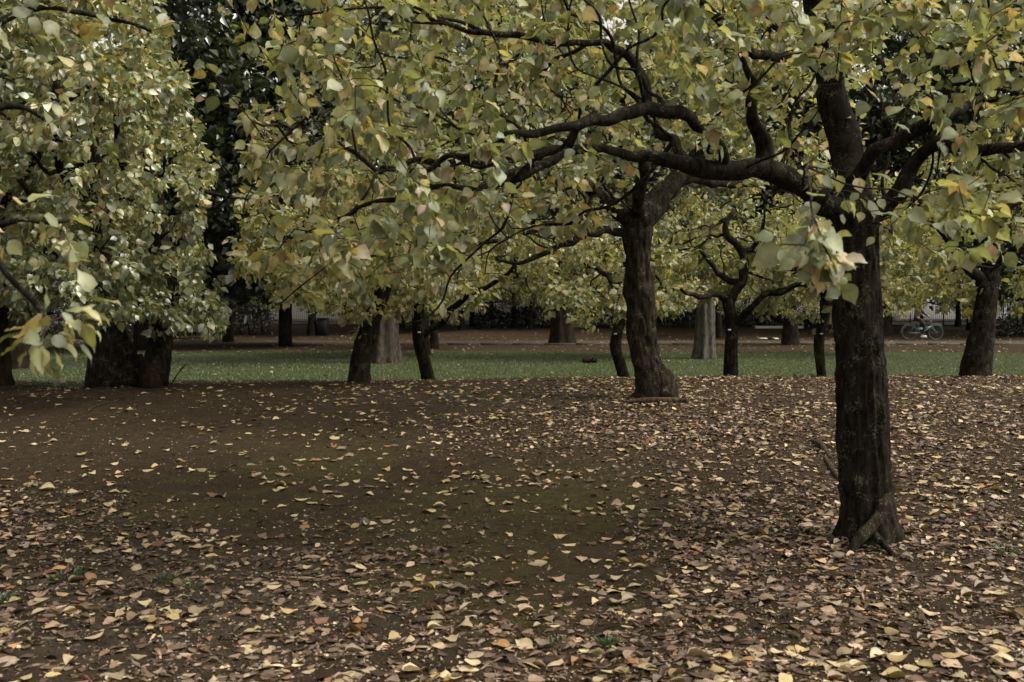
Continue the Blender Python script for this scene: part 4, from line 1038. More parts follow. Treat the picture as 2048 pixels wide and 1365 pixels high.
EV = [evergreen(401, 17, 4.6, 1.5), evergreen(402, 14, 4.4, 1.8), evergreen(403, 20, 5.4, 2.0)]
ev_spots = [(-17.5, 31, 0, 'dark evergreen above the hanging spray at the far left'), (-12.3, 33, 2, 'tall dark evergreen filling the gap right of the left crown'), (-8.2, 36, 1, 'rounded evergreen low in the gap between the two big crowns'),
            (-25, 40, 2, 'evergreen beyond the left edge of the lawn'), (-4.5, 50, 0, 'evergreen behind the grey fluted trunk'), (1.0, 56, 2, 'evergreen behind the clipped hedge'), (7.5, 57, 0, 'evergreen behind the crooked tagged tree'),
            (14.5, 58, 2, 'evergreen behind the bench'), (21.5, 57, 1, 'evergreen behind the cyclist'), (30.5, 56, 0, 'evergreen in the dark corner at the right edge'), (-15.5, 48, 1, 'evergreen behind the railing at left'), (36, 60, 2, 'evergreen out beyond the right edge'),
            (-10.0, 62, 2, 'evergreen beyond the railing behind the utility box'), (-20, 60, 0, 'evergreen far back at the left'), (27, 66, 2, 'evergreen far back at the right'), (4.2, 68, 2, 'evergreen beyond the railing behind the middle trunk'), (10.8, 53, 2, 'tall evergreen rising behind the fork of the nearest tree'), (18.3, 50, 2, 'evergreen above the cyclist'), (24.0, 47, 2, 'tall evergreen behind the stout tree at the right'), (-1.5, 68, 2, 'evergreen beyond the railing behind the slim tagged tree'), (18, 70, 2, 'evergreen beyond the railing behind the bench')]
for i, (x, y, v, lab) in enumerate(ev_spots):
    t = empty('evergreen_tree', (x, y, hz(x, y)), lab, 'tree', 'dark evergreens closing the view')
    t.rotation_euler = (0, 0, i * 1.3); s = 0.92 + 0.03 * (i * 7 % 6); t.scale = (s, s, s)
    link('trunk', EV[v][0], t); tag(link('crown', EV[v][1], t), kind='stuff')

# ------------------------------------------------------------------ far objects: wall, railing, hedge, bench, kerbs, box, post, log
M_WALL = plain('pale_wall', (0.62, 0.64, 0.66), 0.8, var=0.06, scale=0.8)
M_GLASS = plain('dark_pane', (0.05, 0.06, 0.07), 0.15, var=0.1)
M_IRON = plain('dark_iron', (0.025, 0.028, 0.026), 0.5, 0.3)
M_WOODD = plain('dark_wood', (0.04, 0.032, 0.026), 0.7, var=.3, scale=6)
M_CONC = plain('pale_concrete', (0.62, 0.60, 0.55), 0.85, var=0.1, scale=5)
M_BLACK = plain('black_plastic', (0.010, 0.010, 0.010), 0.55, var=.2)
M_LOG = bark_mat('log_wood', (0.03, 0.022, 0.016), (0.11, 0.08, 0.055), (0.10, 0.09, 0.06), .3)

def building():
    y = 82.0; z0 = hz(0, y)
    t = empty('building', (0, y, z0), 'long pale low building glimpsed through the trees behind the railing', 'building')
    MB().box((0, 3, 2.4), (90, 6, 4.8), bevel=.03).build('wall', M_WALL, t, False)
    MB().box((0, 3, 4.9), (91, 7, .2), bevel=.03).build('roof', plain('grey_roof', (.2, .2, .21), .7), t, False)
    wf = MB().box((0, 0, 0), (2.0, .06, 1.5)).mesh('window', M_CONC, False); pn = MB().box((0, -.035, 0), (1.8, .02, 1.3)).mesh('pane', M_GLASS, False)
    for k in range(-9, 10):
        w = link('window', wf, t); w.location = (k * 4.5, -.02, 3.0); link('pane', pn, w)
building()

def railing():
    y = 60.0; z0 = hz(0, y)
    t = empty('railing', (0, y, z0), 'dark iron railing with thin upright bars along the far edge of the park', 'railing')
    post = MB().box((0, 0, .72), (.07, .07, 1.44), bevel=.008).mesh('post', M_IRON, False)
    rail = MB().box((0, 0, 0), (76, .04, .05)).mesh('rail', M_IRON, False)
    for z in (1.36, .22): link('rail', rail, t).location = (0, 0, z)
    for k in range(-19, 20): link('post', post, t).location = (k * 2.0, 0, 0)
    m = MB()
    for k in range(-304, 305): m.box((k * .125, 0, .78), (.016, .016, 1.1))
    tag(m.build('bars', M_IRON, t, False), kind='stuff')
    b = MB().box((0, 60.5, z0 + .12), (76, .35, .24), bevel=.02).build('kerb', M_CONC, None, False); tag(b, 'low concrete footing under the iron railing', 'kerb')
railing()

def hedge(label, x0, x1, y, h, dep, seed):
    r = np.random.default_rng(seed); z0 = hz((x0 + x1) / 2, y); c = np.array([(x0 + x1) / 2, y, z0])
    t = empty('hedge', c, label, 'hedge')
    n = int(2600 * (x1 - x0) / 4)
    u = r.uniform(x0, x1, n); v = r.uniform(-dep, dep, n); z = h * (r.random(n) ** .6) * (1 + .16 * np.sin(u * 1.9 + seed) + .1 * np.sin(u * 4.3)); edge = 1 - np.abs((u - c[0]) / ((x1 - x0) / 2)) ** 4 * .4
    pos = np.stack([u, y + v, z0 + z * edge], 1)
    lv = (pos, frames_from(r.normal(size=pos.shape) + (0, -.6, 0), r.normal(size=pos.shape) * .6 + (0, -.3, .8)), .13 * r.uniform(.6, 1.4, n))
    k = r.choice(3, n); pal = np.array([(.020, .028, .013), (.030, .036, .016), (.050, .052, .022)])
    tag(link('foliage', merged_leaves('foliage', LEAF2, lv[1], pos - c, lv[2], pal[k], r.integers(0, 10, n), M_EVER), t), kind='stuff')
    m = MB()
    for q in np.arange(x0 + .3, x1, .55):
        xx = q + r.uniform(-.15, .15); m.tube([(xx - c[0], 0, -.05), (xx - c[0] + r.uniform(-.2, .2), r.uniform(-.2, .2), h * .45), (xx - c[0] + r.uniform(-.35, .35), r.uniform(-.3, .3), h * .85)], [.03, .022, .01], 5)
    m.build('stems', M_BARK_FAR, t)
hedge('dark clipped hedge behind the giant trunk, in front of the pale wall', -2.0, 6.6, 53.0, 1.05, .7, 501)
hedge('dark hedge in the shade along the right edge behind the stout tree', 22.2, 32, 46, 1.25, .9, 502)
hedge('low dark bushes behind the bench and the white kerb', 7.0, 16.5, 54.5, 1.0, .7, 503)
hedge('dark bushes at the far left end of the lawn', -29, -13.5, 44, 1.5, 1.0, 504)

hedge('dark low bushes right of the double-trunked tree, far beyond the lawn', (395 - 1024) * 47 / F_PX, (545 - 1024) * 47 / F_PX, 47.0, 1.9, .8, 520)
for q, (a, b, lab) in enumerate(((-900, 540, 'tall dark shrubs beyond the railing behind the double-trunked tree'), (722, 786, 'dark shrub beyond the railing behind the grey fluted trunk'), (960, 1185, 'dark shrubs beyond the railing above the clipped hedge'),
                                 (1218, 1335, 'dark shrubs beyond the railing behind the middle trunk'), (1362, 1785, 'long dark shrubs beyond the railing behind the bench'), (1925, 2500, 'dark shrubs beyond the railing right of the cyclist'))):
    hedge(lab, (a - 1024) * 63.0 / F_PX, (b - 1024) * 63.0 / F_PX, 63.0, 2.3, .8, 510 + q)

def bench():
    p, d = ground_at(1640, 655); t = empty('park_bench', p, 'dark slatted park bench seen from behind near the white kerb', 'bench')
    sl = MB().box((0, 0, 0), (1.9, .09, .035), bevel=.006).mesh('slat', M_WOODD, False); bs = MB().box((0, 0, 0), (1.9, .03, .10), bevel=.006).mesh('slat', M_WOODD, False)
    for k in range(4): link('slat', sl, t).location = (0, .08 + k * .11, .44)
    for k in range(3): link('slat', bs, t).location = (0, .0 - k * .02, .56 + k * .14)
    lg = MB().box((0, .05, .22), (.05, .05, .44), bevel=.005).box((0, .40, .22), (.05, .05, .44), bevel=.005).box((0, -.035, .62), (.05, .04, .42), bevel=.005).box((0, .22, .405), (.05, .42, .03)).mesh('leg', M_IRON, False)
    for x in (-.8, .8): link('leg', lg, t).location = (x, 0, 0)
bench()

def small_things():
    a, d = ground_at(1558, 657)
    tag(MB().box((0, 0, .05), (2.5, .22, .14), bevel=.015).build('kerb', M_CONC, None, False), 'bright white concrete kerb lying beyond the path, left of the bench', 'kerb').location = a
    te = empty('path_edging', (0, 37.3, hz(0, 37.3)), 'long low dark timber edging along the near side of the far path', 'edging')
    seg = MB().box((0, 0, .0), (1.18, .10, .11), bevel=.015).mesh('plank', M_WOODD, False)
    for k in range(24):
        x = -4.2 + k * 1.2; o = link('plank', seg, te); o.location = (x, 0, hz(x, 37.3) - hz(0, 37.3) + 0.01); o.rotation_euler = (0, R((k * 37 % 7 - 3) * .25), 0)
    # bollard
    b, d = ground_at(1536, 679); t = empty('bollard', b, 'black bollard on a pale base beside the path', 'bollard', None)
    MB().box((0, 0, .03), (.8, .5, .06), bevel=.02).build('base', M_CONC, t, False)
    V, Q, T = tube_geo(np.array([(0, 0, .06), (0, 0, .5), (0, 0, .92), (0, 0, .98), (0, 0, 1.0)]), [.095, .09, .09, .085, .04], 16); link('post', make_mesh('post', V, [Q, T], M_BLACK), t)
    link('band', MB().torus((0, 0, 0), .092, .012, 20, 6).mesh('band', M_IRON), t).location = (0, 0, .8); t.children[-1].rotation_euler = (R(90), 0, 0)
    # utility box
    b, d = ground_at(646, 672); t = empty('utility_box', b, 'squat black box in the shade left of the leaning tree', 'utility box')
    MB().box((0, 0, .40), (.46, .42, .76), bevel=.02).build('body', M_BLACK, t, False)
    MB().box((0, 0, .80), (.52, .48, .05), bevel=.015).build('lid', M_BLACK, t, False)
    MB().box((0, -.215, .42), (.36, .012, .56), bevel=.004).build('door', M_BLACK, t, False)
    # stump log on the lawn
    b, d = ground_at(1180, 727); t = empty('cut_log', b + (0, 0, .05), 'short brown cut log lying alone on the lawn', 'log')
    V, Q, T = tube_geo(catmull([(-.18, 0, 0.01, .062), (-.06, .02, .015, .07), (.08, .02, .01, .066), (.18, 0, 0.0, .06)], 6)[:, :3], catmull([(-.18, 0, 0.01, .062), (-.06, .02, .015, .07), (.08, .02, .01, .066), (.18, 0, 0.0, .06)], 6)[:, 3], 16, bark=.006, lumps=.12, seed=5)
    link('log', make_mesh('log', V, [Q, T], M_WOOD_RED), t)
    MB().tube([(.05, -.02, .05), (.09, -.06, .10)], [.02, .014], 8).build('knot', M_WOOD_RED, t)
    # log at the foot of the middle tree
    b, d = ground_at(1312, 808); t = empty('log', b + (0, 0, .045), 'weathered brown log lying across the foot of the middle tree', 'log')
    Q4 = catmull([(-.36, .0, -.04, .022), (-.2, .02, -.026, .032), (.05, -.01, -.02, .036), (.25, .015, -.022, .032), (.37, -.02, -.012, .024)], 8)
    V, Q, T = tube_geo(Q4[:, :3], Q4[:, 3], 18, bark=.008, lumps=.30, seed=6); link('log_body', make_mesh('log_body', V, [Q, T], M_LOG), t)
    MB().tube([(.30, 0, .0), (.335, -.01, .05)], [.012, .008], 8).build('branch_stub', M_LOG, t)
    # surface roots left of the nearest trunk
    for (P, rr, lab) in (([(1622, 880), (1642, 896), (1660, 918)], [.02, .032, .022], 'upper piece of bare grey root showing left of the nearest trunk'), ([(1650, 918), (1664, 942), (1680, 965)], [.02, .030, .02], 'lower piece of bare grey root beside the nearest trunk')):
        Gp = np.array([ground_at(*p)[0] for p in P]); b = Gp[1]; Gp = Gp + (0, 0, .008); Gp[0, 2] -= .015; Gp[-1, 2] -= .015
        t = empty('exposed_root', b, lab, 'root'); PR = catmull(np.concatenate([Gp - b, np.array(rr)[:, None]], 1), 8)
        V, Q, T = tube_geo(PR[:, :3], PR[:, 3], 14, bark=.004, lumps=.15, seed=9); link('root_wood', make_mesh('root_wood', V, [Q, T], M_ROOT), t)
        MB().tube([PR[8, :3] + (0, 0, .01), PR[8, :3] + (.05, -.02, .015), PR[8, :3] + (.10, -.05, -.005)], [.010, .008, .004], 7).build('side_root', M_ROOT, t)
    # loose sticks
    sticks = [((342, 770, 374, 738), .011, .30, 'thin dark stick standing at a slant right of the double-trunked tree'), ((176, 822, 222, 806), .007, 0, 'thin pale twig lying on the soil in front of the double-trunked tree'), ((128, 765, 158, 798), .006, 0, 'pale twig lying left of the double-trunked tree'),
              ((1580, 1010, 1500, 1045), .006, 0, 'small dry twig lying left of the nearest tree roots'), ((700, 1255, 760, 1290), .006, 0, 'small dry twig in the leaf carpet at lower left of centre')]
    for (x0, y0, x1, y1), rr, rise, lab in sticks:
        a = ground_at(x0, y0)[0]
        if rise: b = a + np.array([(x1 - x0) * 13.2 / F_PX, 0.05, rise])
        else: b = ground_at(x1, y1)[0]
        mid = (a + b) / 2 + (0, 0, .02); t = empty('stick', a + (0, 0, .004), lab, 'stick')
        PR = catmull(np.array([np.r_[a - a, rr], np.r_[mid - a, rr * .85], np.r_[b - a, rr * .5]]), 6)
        V, Q, T = tube_geo(PR[:, :3], PR[:, 3], 8, lumps=.2, seed=3); link('stem', make_mesh('stem', V, [Q, T], M_ROOT), t)
        q = PR[6, :3]; dv = (b - a) * .3; MB().tube([q, q + dv * .5 + (0, 0, .02), q + dv + (.02, .02, .03)], [rr * .5, rr * .4, rr * .2], 6).build('side_twig', M_ROOT, t)
small_things()

# ------------------------------------------------------------------ cyclist
def bicycle():
    p, d = ground_at(1845, 681); t = empty('bicycle', p, 'pale city bicycle ridden along the far path at the right', 'bicycle')
    M_FR = plain('pale_frame_paint', (.15, .19, .20), .4, .2, var=.05); M_TY = plain('tyre_rubber', (.02, .02, .02), .8); M_RIM = plain('rim_alloy', (.22, .22, .21), .4, .7)
    rr = .335
    tyre = MB().torus((0, 0, 0), rr - .017, .017, 40, 8).mesh('tyre', M_TY); rim = MB().torus((0, 0, 0), rr - .042, .011, 40, 6).mesh('rim', M_RIM)
    hub = MB().tube([(0, -.05, 0), (0, .05, 0)], .022, 10).mesh('hub', M_RIM)
    sp = MB()
    for k in range(28):
        a = k * math.tau / 28; sp.tube([(0.018 * math.cos(a + .5), (-1) ** k * .025, 0.018 * math.sin(a + .5)), ((rr - .045) * math.cos(a), 0, (rr - .045) * math.sin(a))], .0016, 4, cap=False)
    spm = sp.mesh('spokes', M_RIM)
    for x in (-.56, .56):
        w = empty('wheel', (x, 0, rr), None, None); w.parent = t
        for nm, me in (('tyre', tyre), ('rim', rim), ('hub', hub), ('spokes', spm)): link(nm, me, w)
    bb = (-.10, 0, .29); seat = (-.26, 0, .80); head0 = (.37, 0, .62); head1 = (.33, 0, .84)
    f = MB().tube([bb, seat], .016).tube([bb, (.10, 0, .40), head0], .019).tube([(-.19, 0, .56), (.10, 0, .52), head0], .014).tube([head0, head1], .019)
    for s in (-.055, .055): f.tube([(bb[0], s * .6, bb[2]), (-.56, s, rr)], .010).tube([(-.25, s * .4, .74), (-.56, s, rr)], .008)
    f.build('frame', M_FR, t)
    fk = MB()
    for s in (-.05, .05): fk.tube([(.37, s, .62), (.44, s, .50), (.56, s, rr)], .011)
    fk.build('fork', M_FR, t)
    MB().tube([head1, (.315, 0, .95)], .012).tube([(.315, 0, .95), (.30, -.14, .99), (.16, -.27, .97)], .011).tube([(.315, 0, .95), (.30, .14, .99), (.16, .27, .97)], .011).build('handlebar', M_RIM, t)
    for s in (-.27, .27): MB().tube([(.20, s * .97, .972), (.10, s, .968)], .016).build('grip', M_TY, t)
    MB().box((-.29, 0, .84), (.26, .15, .05), bevel=.022).box((-.17, 0, .845), (.14, .06, .035), bevel=.015).build('saddle', M_TY, t)
    for x in (-.56, .56):
        a = np.linspace(R(15 if x < 0 else 40), R(190 if x < 0 else 150), 14); MB().tube([(x + (rr + .02) * math.cos(q), 0, rr + (rr + .02) * math.sin(q)) for q in a], .014, 6).build('mudguard', M_FR, t)
    MB().tube([(bb[0], -.06, bb[2]), (bb[0] + .05, -.065, bb[2] - .16)], .010).box((bb[0] + .05, -.11, bb[2] - .165), (.09, .08, .02), bevel=.005).build('pedal', M_RIM, t)
    MB().tube([(bb[0], .06, bb[2]), (bb[0] - .05, .065, bb[2] + .16)], .010).box((bb[0] - .05, .11, bb[2] + .165), (.09, .08, .02), bevel=.005).build('pedal', M_RIM, t)
    MB().box((-.33, -.05, .312), (.42, .015, .07), bevel=.02).build('chain_guard', M_FR, t)
    return p
bike_p = bicycle()

def skin_mesh(name, verts, edges, rad, mat, parent, sub=2):
    me = bpy.data.meshes.new(name); me.from_pydata([tuple(v) for v in verts], edges, []); me.update(); me.materials.append(mat)
    o = link(name, me, parent); sm = o.modifiers.new('skin', 'SKIN'); sm.use_smooth_shade = True
    lay = me.skin_vertices[0].data
    for i, q in enumerate(rad): lay[i].radius = (q, q) if np.isscalar(q) else q
    lay[0].use_root = True
    s = o.modifiers.new('smooth', 'SUBSURF'); s.levels = sub; s.render_levels = sub
    return o

def cyclist(p):
    t = empty('person', p, 'person in a grey brown jacket and black trousers riding the pale bicycle', 'person')
    SK = plain('skin', (.42, .28, .20), .5, var=.05); JK = plain('grey_brown_jacket', (.11, .095, .085), .8, var=.15); TRS = plain('black_trousers', (.012, .012, .014), .8); SH = plain('white_shoe', (.55, .56, .58), .6); HR = plain('black_hair', (.012, .010, .009), .6)
    pel = (-.28, 0, .93); ch = (-.20, 0, 1.24); nk = (-.15, 0, 1.45); hd = (-.11, 0, 1.62); 
    V = [pel, (-.25, 0, 1.08), ch, (-.17, 0, 1.38), nk, (-.13, 0, 1.53), hd, (-.105, 0, 1.70)]; E = [(i, i + 1) for i in range(7)]; rd = [(.14, .11), (.13, .10), (.15, .11), (.11, .08), .055, .06, .095, .07]
    for s in (-1, 1):
        k = len(V); V += [(-.17, s * .17, 1.37), (-.03, s * .24, 1.13), (.14, s * .26, 1.02), (.18, s * .26, 1.00)]; E += [(3, k), (k, k + 1), (k + 1, k + 2), (k + 2, k + 3)]; rd += [.055, .043, .033, .036]
        kn = (.10, s * .09, .80) if s > 0 else (.05, s * .09, .62); an = (-.13, s * .11, .53) if s > 0 else (-.06, s * .11, .20); to = (an[0] + .15, an[1], an[2] - .07)
        k = len(V); V += [(-.24, s * .09, .90), kn, an, to]; E += [(0, k), (k, k + 1), (k + 1, k + 2), (k + 2, k + 3)]; rd += [.085, .058, .040, .034]
    skin_mesh('body', V, E, rd, SK, t)
    jv = [(-.285, 0, .90), (-.25, 0, 1.08), ch, (-.17, 0, 1.38), (-.155, 0, 1.46)]; je = [(i, i + 1) for i in range(4)]; jr = [(.165, .135), (.155, .125), (.172, .13), (.13, .10), .07]
    for s in (-1, 1):
        k = len(jv); jv += [(-.17, s * .17, 1.37), (-.03, s * .24, 1.13), (.11, s * .257, 1.035)]; je += [(3, k), (k, k + 1), (k + 1, k + 2)]; jr += [.075, .060, .048]
    skin_mesh('jacket', jv, je, jr, JK, t)
    tv = [(-.28, 0, .95), (-.28, 0, .90)]; te = [(0, 1)]; tr_ = [(.145, .115), (.155, .12)]
    for s in (-1, 1):
        kn = (.10, s * .09, .80) if s > 0 else (.05, s * .09, .62); an = (-.12, s * .11, .55) if s > 0 else (-.05, s * .11, .24)
        k = len(tv); tv += [(-.22, s * .09, .90), kn, an]; te += [(1, k), (k, k + 1), (k + 1, k + 2)]; tr_ += [.10, .075, .052]
        f = MB(); a = np.array((-.13, s * .11, .47) if s > 0 else (-.06, s * .11, .145)); f.box(a + (.06, 0, .03), (.26, .09, .07), bevel=.03); f.box(a + (.06, 0, -.008), (.27, .095, .02), bevel=.006); f.build('shoe', SH, t)
    skin_mesh('trousers', tv, te, tr_, TRS, t)
    skin_mesh('hair', [(-.13, 0, 1.56), (-.145, 0, 1.64), (-.12, 0, 1.71)], [(0, 1), (1, 2)], [.075, .10, .075], HR, t, 1)
    bm = bmesh.new()
    for s in (-1, 1):
        q = bmesh.ops.create_uvsphere(bm, u_segments=8, v_segments=6, radius=.012, matrix=Matrix.Translation((-.018, s * .034, 1.63)))
    me = bpy.data.meshes.new('eye'); bm.to_mesh(me); bm.free(); me.materials.append(HR); link('eyes', me, t)
    MB().tube([(-.02, 0, 1.635), (.006, 0, 1.60), (-.015, 0, 1.59)], [.008, .015, .01], 8).build('nose', SK, t)
cyclist(bike_p)

# ------------------------------------------------------------------ fallen leaves
DRYC = np.array([(0.47, 0.38, 0.235), (0.43, 0.33, 0.155), (0.37, 0.265, 0.180), (0.31, 0.170, 0.075), (0.140, 0.070, 0.045), (0.150, 0.100, 0.070), (0.075, 0.049, 0.034), (0.240, 0.185, 0.135)])
DRYN = ['cream', 'golden yellow', 'pinkish tan', 'orange', 'rust red', 'brown', 'dark brown', 'grey brown']

def litter_density(px, py):
    def blob(cx, cy, sx, sy): return np.exp(-((px - cx) / sx) ** 2 - ((py - cy) / sy) ** 2)
    b = (0.80 + 0.15 * sstep(300, 900, px)) * sstep(1130, 1290, py) + 1.0 * sstep(1150, 1500, px) * sstep(900, 1120, py) + 0.75 * blob(1150, 860, 330, 45) + 0.7 * blob(1750, 930, 420, 110) + 0.75 * blob(60, 1060, 240, 80) + 0.75 * blob(250, 1200, 460, 100)
    b = b + 0.55 * blob(750, 1110, 220, 60) + 0.5 * sstep(1000, 1300, px) * (py < 900) + 0.3 * blob(1500, 860, 300, 60) + .35 * blob(120, 765, 150, 18)
    return np.clip(b - 0.04, 0.01, 1.1)

def fallen_leaves():
    r = np.random.default_rng(21)
    def place(n, lo, hi):
        py = r.uniform(lo, hi, n); 
        y = lo + (hi - lo) * r.random(n); x = (r.random(n) - .5) * (1.18 * y + 4.2)
        return x, y
    # old brown leaves
    x, y = place(205000, 3.2, 16.2)
    wgt = r.random(len(x)) < (y / 16.2) ** 0.15
    x, y = x[wgt], y[wgt]
    px, py, d = project(np.stack([x, y, height(x, y)], 1))
    pat = sstep(0.28, 0.68, n2(x, y, 1.1, 41) * .45 + n2(x, y, 3.3, 42) * .30 + n2(x, y, 8, 45) * .25)
    k = r.random(len(x)) < (litter_density(px, py) * (0.25 + 0.9 * pat)) * 0.75
    xb, yb = x[k], y[k]
    # fresh yellow leaves
    x, y = place(9800, 3.2, 16.4); px, py, d = project(np.stack([x, y, height(x, y)], 1))
    den = 0.30 + 0.26 * litter_density(px, py) + .25 * np.exp(-((px - 1000) / 500) ** 2 - ((py - 1000) / 120) ** 2) + .5 * np.exp(-((px - 1100) / 500) ** 2 - ((py - 800) / 50) ** 2)
    den = den + .22 * sstep(1120, 1250, py) * sstep(500, 900, px)
    den = den * (1 - .6 * np.exp(-((px - 250) / 350) ** 2 - ((py - 840) / 60) ** 2))
    k = r.random(len(x)) < den * (0.2 + 1.7 * sstep(.3, .75, n2(x, y, 1.5, 43) * .5 + n2(x, y, 4.5, 44) * .5))
    xf, yf = x[k], y[k]
    # leaves drifted against the feet of the two nearest trees
    for T_, r0_, r1_, nb, nf in ((TREES[0], .13, .50, 420, 26), (TREES[1], .20, .60, 420, 26)):
        q_ = T_['base']; a_ = r.random(nb + nf) * math.tau; d_ = r0_ + (r1_ - r0_) * r.random(nb + nf) ** 1.6
        xx, yy = q_[0] + np.cos(a_) * d_, q_[1] + np.sin(a_) * d_
        xb = np.r_[xb, xx[:nb]]; yb = np.r_[yb, yy[:nb]]; xf = np.r_[xf, xx[nb:]]; yf = np.r_[yf, yy[nb:]]
    def pose(x, y, tilt, zmax):
        n = len(x); e = .03
        z = height(x, y); nx = -(height(x + e, y) - z) / e; ny = -(height(x, y + e) - z) / e
        nm = np.stack([nx, ny, np.ones(n)], 1) + r.normal(size=(n, 3)) * tilt
        a = r.random(n) * math.tau
        return np.stack([x, y, z + r.random(n) * zmax], 1), frames_from(np.stack([np.cos(a), np.sin(a), 0 * a], 1), nm)
    pos, Mx = pose(xb, yb, .24, .016); pos[:, 2] -= .008
    s = .045 * np.clip(r.normal(1, .38, len(xb)), .3, 1.9)
    c = r.choice(8, len(xb), p=[.03, .015, .06, .02, .045, .36, .31, .16])
    tone = DRYC[c] * r.uniform(.5, 1.45, (len(xb), 1))
    near = yb < 5.6; vb = r.integers(0, 20, len(xb))
    tag(link('near_leaf_litter', merged_leaves('near_leaf_litter', CRUMP, Mx[near], pos[near], s[near] * 1.12, tone[near], vb[near], M_DRY)), 'old brown curled leaves carpeting the soil closest to the viewer', 'leaf litter', kind='stuff')
    near = ~near
    V0 = merged_leaves('leaf_litter', DRY1, Mx[near], pos[near], s[near], tone[near], vb[near], M_DRY)
    tag(link('leaf_litter', V0), 'carpet of old brown curled leaves over the soil', 'leaf litter', kind='stuff')
    x, y = place(170000, 3.2, 15.5); px, py, d = project(np.stack([x, y, height(x, y)], 1))
    kk = r.random(len(x)) < (0.16 + 0.85 * litter_density(px, py)) * (.4 + .8 * n2(x, y, 2.6, 47)); x, y = x[kk], y[kk]
    pos, Mx = pose(x, y, .4, .004); cc = r.choice(8, len(x), p=[.12, .03, .12, .02, .03, .26, .25, .17])
    tag(link('leaf_fragments', merged_leaves('leaf_fragments', LEAF2, Mx, pos, .019 * r.uniform(.4, 1.6, len(x)), DRYC[cc] * r.uniform(.6, 1.2, (len(x), 1)), r.integers(0, 10, len(x)), M_DRY)), 'broken bits of dry leaf and bark on the soil', 'leaf litter', kind='stuff')
    pos, Mx = pose(xf, yf, .15, .016); pos[:, 2] -= .003
    n = len(xf); s = .074 * np.clip(r.normal(1, .2, n), .55, 1.5)
    px, py, d = project(pos)
    c = r.choice(8, n, p=[.46, .14, .23, .05, .03, .05, .01, .03])
    vid = r.integers(0, len(DRY0[0]), n)
    # the 300 that show largest
    score = (s * F_PX / d) ** 2 * np.abs(np.sum(Mx[:, :, 2] * (pos - CAM) / d[:, None], 1)).clip(.1, 1)
    inside = (px > 8) & (px < 2040) & (py < 1356) & ~((px > 1670) & (px < 1800) & (py < 1060))
    score = np.where(inside, score, 0)
    top = np.argsort(-score)[:300]; one = np.zeros(n, bool); one[top] = True; m = ~one
    tone = DRYC[c] * r.uniform(.5, 1.12, (n, 1))
    tag(link('scattered_leaves', merged_leaves('scattered_leaves', DRY0, Mx[m], pos[m], s[m], tone[m], vid[m], M_DRY)), 'yellow and tan leaves newly fallen and scattered over the mound', 'leaves', kind='stuff')
    cols = [(0, 260, 'at the far left'), (260, 560, 'left of the middle tree and hedge'), (560, 860, 'below the slim tree'), (860, 1160, 'below the giant far trunk'), (1160, 1420, 'below the middle tree'), (1420, 1640, 'below the upright tree'), (1640, 1850, 'below the nearest trunk'), (1850, 2049, 'at the far right')]
    cols[1] = (260, 560, 'below the crown gap')
    rows = [(0, 1180, 'higher up'), (1180, 1260, 'midway down'), (1260, 1320, 'lower down'), (1320, 1400, 'bottom edge')]
    cells = {}
    for i in top:
        cn = next(k for k, q in enumerate(cols) if q[0] <= max(0, px[i]) < q[1]); rn = next(k for k, q in enumerate(rows) if q[0] <= py[i] < q[1])
        cells.setdefault((cn, rn, c[i]), []).append(i)
    ordn = ['leftmost', 'second from left', 'third from left', 'fourth from left', 'fifth from left', 'sixth from left', 'seventh from left', 'eighth from left', 'ninth from left', 'tenth from left', 'eleventh from left', 'twelfth from left']
    for (cn, rn, cc), L in cells.items():
        L.sort(key=lambda i: px[i])
        for q, i in enumerate(L):
            if len(L) == 1: lab = f'only {DRYN[cc]} fallen leaf {cols[cn][2]}, {rows[rn][2]}'
            else:
                w = 'rightmost' if q == len(L) - 1 else ordn[min(q, 11)]
                lab = f'{w} of the {DRYN[cc]} fallen leaves {cols[cn][2]}, {rows[rn][2]}'
            ob = bpy.data.objects.new('fallen_leaf', single_leaf_mesh(DRY0, 'd', int(vid[i]), (int(cc), i % 5), DRYC[cc] * (.55, .68, .8, .92, 1.05)[i % 5], M_DRY))
            A = np.eye(4); A[:3, :3] = Mx[i] * s[i]; A[:3, 3] = pos[i]; ob.matrix_world = Matrix(A.tolist()); col.objects.link(ob)
            tag(ob, lab, 'fallen leaf', 'fallen leaves lying on the mound')
    # clods and grit, twig bits, thin blades on the bare soil
    x, y = place(17000, 3.3, 12); pos, Mx = pose(x, y, .8, .0)
    octa = (np.array([[[1, 0, 0], [-.9, .1, 0], [0, .8, 0], [.1, -.9, .1], [0, 0, .7], [0, .1, -.5]], [[.8, .2, 0], [-1, 0, .1], [0, 1.1, 0], [0, -.8, 0], [.1, 0, .5], [0, 0, -.5]]]), np.array([[0, 2, 4], [2, 1, 4], [1, 3, 4], [3, 0, 4], [2, 0, 5], [1, 2, 5], [3, 1, 5], [0, 3, 5]]))
    pc = np.array([(.045, .030, .018), (.075, .052, .034), (.13, .105, .075), (.030, .021, .013)])[r.choice(4, len(x), p=[.4, .25, .1, .25])]
    tag(link('pebbles', merged_leaves('pebbles', octa, Mx, pos, .0035 + .007 * r.random(len(x)) ** 3, pc, r.integers(0, 2, len(x)), M_DRY)), 'small clods and grit on the trodden soil', 'pebbles', kind='stuff')
    tw = MB(); x, y = place(900, 3.4, 12); z = height(x, y)
    for a, b_, c_ in zip(x, y, z):
        t_ = r.random() * math.tau; l_ = r.uniform(.04, .16); u_ = np.array([math.cos(t_), math.sin(t_), 0]) * l_; p_ = np.array([a, b_, c_ + .004])
        tw.tube([p_ - u_ * .5, p_ + (0, 0, .006) + r.normal(size=3) * .006, p_ + u_ * .5], [.0022, .002, .0012], 3, cap=False)
    tag(tw.build('twig_litter', M_ROOT), 'short dry twig bits strewn among the fallen leaves', 'twigs', kind='stuff')
